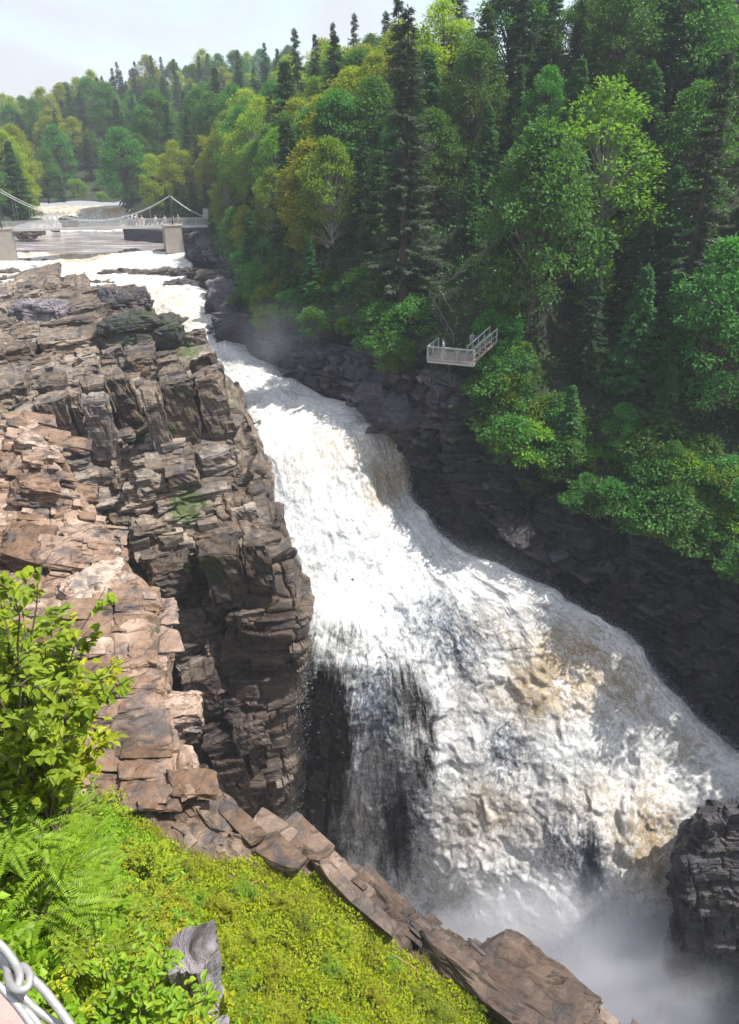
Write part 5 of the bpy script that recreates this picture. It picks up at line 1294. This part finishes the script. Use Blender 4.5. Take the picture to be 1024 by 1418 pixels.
for (px_, y, rz, lab, sh, tr, ha, po) in [
    (180, -.3, 0, 'leftmost walker on the footbridge, in pale grey with a hat', (.55, .57, .62), (.35, .36, .40), (.7, .68, .62), 'lean'),
    (187.5, -.2, .3, 'person in dark top, second from the left on the footbridge', (.16, .14, .20), (.40, .28, .26), (.05, .03, .02), 'walk'),
    (193, -.4, -.4, 'person in pink top in the middle of the left group on the footbridge', (.62, .38, .36), (.55, .42, .40), (.2, .12, .08), 'lean'),
    (198, -.2, .2, 'person in white shirt at the right of the left group on the footbridge', (.78, .76, .74), (.6, .45, .42), (.55, .5, .45), 'lean'),
    (217, -.3, 0, 'lone walker in white between the two groups on the footbridge', (.75, .76, .74), (.5, .5, .52), (.6, .58, .5), 'stand'),
    (229.5, -.2, .5, 'person in grey just left of the footbridge tower', (.42, .44, .50), (.5, .48, .46), (.25, .2, .15), 'walk'),
    (240, -.3, -.3, 'person in pink and grey at the footbridge tower post', (.55, .36, .36), (.25, .25, .3), (.6, .58, .55), 'stand'),
    (248, -.2, .2, 'rightmost walker on the footbridge, in grey with a pale hat', (.45, .46, .5), (.28, .28, .32), (.72, .7, .66), 'lean')]:
    person(on_fb(fbx(px_), y), bz_ + math.pi + rz * .8, lab, sh, tr, ha, po, group=None)

# --- boulders and bedrock ribs round the rapids
BO = [(183, 349, 3.2, 1.6, 1.3, 'round dark boulder in the calm water left of the bridge pier'), (169, 352, 1.6, 1.2, 1.2, 'small dark boulder at the right end of the orange cascade'),
      (205, 352, 3.4, 1.8, 1.2, 'low brown boulder below the bridge pier, left of the pair'), (222, 350, 3.2, 2.0, 1.3, 'brown boulder touching the foot of the bridge pier'), (244, 351, 4.0, 2.2, 1.4, 'dark slab boulder right of the pier foot'),
      (262, 348, 3.4, 2.6, 1.6, 'dark tumbled boulder below the abutment wall'), (281, 356, 5.2, 3.2, 2.6, 'large grey-blue boulder mass under the trees on the right bank'), (302, 346, 4.2, 3.4, 2.6, 'grey boulder against the trees at the right bank'),
      (252, 366, 4.8, 2.6, 1.3, 'pointed brown boulder at the middle of the right bank'), (150, 379, 3.2, 1.7, 1.1, 'striped brown rock awash at the left end of the mid-stream rib'), (182, 379, 5.6, 1.9, 1.2, 'long flat brown rock rib in mid stream'),
      (222, 378, 6.0, 2.2, 1.4, 'long flat brown rock rib joining the right bank'), (262, 380, 5.2, 2.6, 1.5, 'dark flat rock on the right bank above the first falls'), (250, 398, 5.4, 2.6, 1.6, 'square-faced purple rock at the lip of the first falls'),
      (290, 388, 4.2, 3.0, 2.2, 'rust-brown rock wall beside the lip of the first falls'), (146, 363, 1.7, 1.0, .6, 'small dark rock in the white rapids'), (128, 389, 2.4, .8, .5, 'thin dark rock edge just above the outcrop'),
      (28, 352, 2.6, 1.8, 1.2, 'pinkish boulder at the foot of the left bridge pier'), (12, 362, 2.6, 2.0, 1.6, 'brown boulder at the left frame edge below the pier'), (31, 366, 2.6, 1.8, 1.3, 'tan boulder below the left pier, right of its neighbour'),
      (45, 372, 2.4, 1.6, 1.1, 'lowest tan boulder of the left bank heap'), (62, 364, 2.8, 1.4, 1.2, 'dark wedge-shaped boulder at the right end of the left bank heap'), (10, 378, 3.6, 2.0, 1.2, 'flat brown rock at the left edge above the outcrop'), (75, 361, 1.6, 1.0, .8, 'dark pointed rock tip in the left rapids'),
      (36, 325, 4.0, 2.0, 1.2, 'pink-brown rocks on the left bank under the footbridge'), (48, 321, 3.6, 1.8, 1.0, 'brown rock on the left bank behind the footbridge'), (95, 308, 3.6, 1.8, 2.2, 'dark block of rock standing in the far cascade'), (76, 317, 1.8, 1.2, .7, 'dark rock below the far cascade')]
for i, (a, b, sx, sy, sz, lab) in enumerate(BO):
    zz = -11.0 if 'far cascade' in lab and 'standing' in lab else -17.6 if b < 360 else -18.6 if b < 392 else -19.0
    if b < 330: p = pY(a, b + 2, 172 if b < 320 else 158)
    else: p = pz(a, b + 3, zz)
    s2 = .5
    boulder('boulder', (p[0], p[1] + sy * .3, p[2] + sz * .12), (sx * s2, sy * s2 * 1.3, sz * s2 * 1.15), 30 + i, M_DARK if any(w_ in lab for w_ in ('dark', 'purple', 'grey')) else M_ROCK, lab, 'boulder', None, 26, .35 if i % 3 else .7, random.uniform(-.4, .4), .9)
# dark mossy boulder on top of the outcrop, wet block at its corner
p = pz(205, 470, -19.6); boulder('boulder', (p[0], p[1], p[2] + .9), (4.2, 2.8, 2.0), 91, M_DARK, 'big dark boulder with a mossy top on the outcrop beside the first falls', 'boulder', None, 50, .4, .2, .9, 0, .50)
p = pz(176, 425, -18.2); boulder('boulder', (p[0], p[1], p[2] + .3), (2.9, 3.2, 1.8), 92, M_DARK, 'purple-brown wet block at the outcrop corner by the upper rapids', 'boulder', None, 44, .6, .5, .9)
p = pz(62, 440, -18.3); boulder('boulder', (p[0], p[1], p[2] + .5), (3.3, 2.4, 1.5), 93, M_GREYROCK, 'isolated dark grey boulder lying on the top of the outcrop', 'boulder', None, 44, .35, -.2, .8)
# ================================================================ haze and spray
def cube_mesh(name, lo, hi):
    V = [(x, y, z) for x in (lo[0], hi[0]) for y in (lo[1], hi[1]) for z in (lo[2], hi[2])]
    return mesh_np(name, V, [[0, 1, 3, 2], [4, 6, 7, 5], [0, 4, 5, 1], [2, 3, 7, 6], [0, 2, 6, 4], [1, 5, 7, 3]])
t = NT('haze_air'); v = t.n('VolumePrincipled'); v.inputs['Color'].default_value = (.80, .88, 1, 1); v.inputs['Density'].default_value = .00045; v.inputs['Anisotropy'].default_value = .2
t.t.links.new(v.outputs[0], t.out.inputs['Volume'])
HZ = obj('haze', cube_mesh('haze', (-710, -710, -7), (710, 710, 158)), t.m); tag(HZ, None, None, kind='stuff')
def mist(loc, size, dens, seed, rot=0, label='drifting white spray over the falling water'):
    bm = __import__('bmesh').new(); __import__('bmesh').ops.create_icosphere(bm, subdivisions=3, radius=1.0); me = bpy.data.meshes.new('mist'); bm.to_mesh(me); bm.free()
    t = NT('spray_mist'); co = t.coord(); ln = t.n('VectorMath'); ln.operation = 'LENGTH'; t.l(co, ln)
    fall = t.math('SUBTRACT', 1.0, ln.outputs['Value'], clamp=True)
    n = t.noise(t.mapping(co, (1, 1, 1), (0, 0, 0), (seed * 3.1, seed, 0)), 1.7, 3, .6, .4)
    d = t.math('MULTIPLY', t.math('MULTIPLY', fall, t.math('SUBTRACT', n, .34, clamp=True)), dens * 4.0)
    v = t.n('VolumePrincipled'); v.inputs['Color'].default_value = (.94, .95, 1, 1); v.inputs['Anisotropy'].default_value = .3; t.l(d, v, inp='Density')
    t.t.links.new(v.outputs[0], t.out.inputs['Volume'])
    o = obj('mist', me, t.m, None, loc, (0, 0, rot)); o.scale = size; tag(o, label, 'mist', None, 'stuff'); return o
mist(pY(790, 1400, 39.5), (19, 9, 14), 1.15, 1, .1, 'thick white spray rising from the foot of the main fall')
mist(pY(650, 770, 59.0), (8, 2.4, 2.2), .07, 2, -.5, 'thin blue spray along the foot of the right cliff')
mist(pY(400, 480, 84), (8, 4, 6), .14, 3, -.6, 'drifting spray before the cliff beside the first falls')

def droplets(name, p, size, label, seed):
    g = np.random.default_rng(seed); C_ = Cards(); n = len(p)
    for k in range(2): C_.add(p, g.normal(size=(n, 3)), g.normal(size=(n, 3)), size, size * .9, .4)
    o = obj(name, C_.mesh(name, M_DROP)); tag(o, label, 'spray', None, 'stuff'); return o
M_DROP = plain('spray_drops', (.85, .87, .9), .4, 0, .02)
g = np.random.default_rng(5)
px, py, dep = project(WMAIN); nn, mm = WMAIN.shape[:2]
k = g.integers(0, nn * mm, 210000); Pq = WMAIN.reshape(-1, 3)[k]; Nq = WN.reshape(-1, 3)[k]; cv = WCOV.reshape(-1)[k]; vq = (k // mm) / nn; uq = (k % mm) / mm
wt = .30 + 1.2 * (uq > .93) + .8 * (uq < .04) - .28 * (cv < .7); ok = g.random(len(k)) < wt
Pq, Nq = Pq[ok], Nq[ok]; h_ = g.exponential(.20, len(Pq)); Pq = Pq + Nq * h_[:, None] + g.normal(size=Pq.shape) * .12 + np.array([0, 0, .25]) * h_[:, None]
droplets('spray', Pq, .018 + .045 * g.random(len(Pq)) ** 3, 'flecks of white water thrown up off the main fall', 6)
n = 420; a = 560 + 480 * g.random(n) ** .8; b = 430 * g.random(n) ** 1.2 - 10; D_ = 3.5 + 9 * g.random(n)
droplets('spray', np.array([pY(x, y, d) for x, y, d in zip(a, b, D_)]), .0013 * D_ ** .5 * (1 + g.random(n)), 'tiny drops of spray drifting in the air before the right-hand forest', 8)
EXPOSURE = 0.85
# ================================================================ light, air, camera
SUN_AZ = math.radians(97)      # measured from +Y towards +X
SUN_EL = math.radians(61)
sd = bpy.data.lights.new('sun', 'SUN'); sd.energy = 4.4; sd.angle = math.radians(.5); sd.color = (1, .95, .87)
so = bpy.data.objects.new('sun', sd); link(so)
dirv = Vector((math.sin(SUN_AZ) * math.cos(SUN_EL), math.cos(SUN_AZ) * math.cos(SUN_EL), math.sin(SUN_EL)))
so.rotation_euler = dirv.to_track_quat('Z', 'Y').to_euler(); so.location = dirv * 300
w = bpy.data.worlds.new('World'); scene.world = w; w.use_nodes = True
nt = w.node_tree; nt.nodes.clear()
ou = nt.nodes.new('ShaderNodeOutputWorld'); sky = nt.nodes.new('ShaderNodeTexSky'); sky.sky_type = 'NISHITA'; sky.sun_disc = False
sky.sun_elevation = SUN_EL; sky.sun_rotation = SUN_AZ
bg = nt.nodes.new('ShaderNodeBackground'); bg.inputs[1].default_value = .15; nt.links.new(sky.outputs[0], bg.inputs[0])
bc = nt.nodes.new('ShaderNodeBackground'); bc.inputs[0].default_value = (.93, .94, 1.0, 1); bc.inputs[1].default_value = .50
tc = nt.nodes.new('ShaderNodeTexCoord'); mp = nt.nodes.new('ShaderNodeMapping'); mp.inputs['Scale'].default_value = (1, 1, 3.2); mp.inputs['Location'].default_value = (.3, 0, .1)
no = nt.nodes.new('ShaderNodeTexNoise'); no.inputs['Scale'].default_value = 2.2; no.inputs['Detail'].default_value = 7; no.inputs['Roughness'].default_value = .6; no.inputs['Distortion'].default_value = .6
nt.links.new(tc.outputs['Generated'], mp.inputs[0]); nt.links.new(mp.outputs[0], no.inputs['Vector'])
cr = nt.nodes.new('ShaderNodeValToRGB'); cr.color_ramp.elements[0].position = .40; cr.color_ramp.elements[0].color = (.35,) * 3 + (1,); cr.color_ramp.elements[1].position = .56; cr.color_ramp.elements[1].color = (.93,) * 3 + (1,)
nt.links.new(no.outputs[0], cr.inputs[0])
mx = nt.nodes.new('ShaderNodeMixShader'); nt.links.new(cr.outputs[0], mx.inputs[0]); nt.links.new(bg.outputs[0], mx.inputs[1]); nt.links.new(bc.outputs[0], mx.inputs[2]); nt.links.new(mx.outputs[0], ou.inputs[0])

cd = bpy.data.cameras.new('camera'); cam = bpy.data.objects.new('camera', cd); link(cam)
cam.location = (0, 0, ZO); cam.rotation_euler = (math.radians(90) - PITCH, 0, 0)
cd.sensor_fit = 'VERTICAL'; cd.sensor_height = 36; cd.lens = 36 * FPX / 1418.0; cd.clip_end = 6000; cd.clip_start = .05
scene.camera = cam
vs = scene.view_settings; vs.view_transform = 'Standard'; vs.look = 'None'; vs.gamma = 1; vs.use_curve_mapping = False; vs.exposure = EXPOSURE
scene.cycles.max_bounces = 8; scene.cycles.transparent_max_bounces = 12; scene.cycles.diffuse_bounces = 3; scene.cycles.volume_bounces = 4; scene.cycles.use_adaptive_sampling = True; scene.cycles.adaptive_threshold = .03
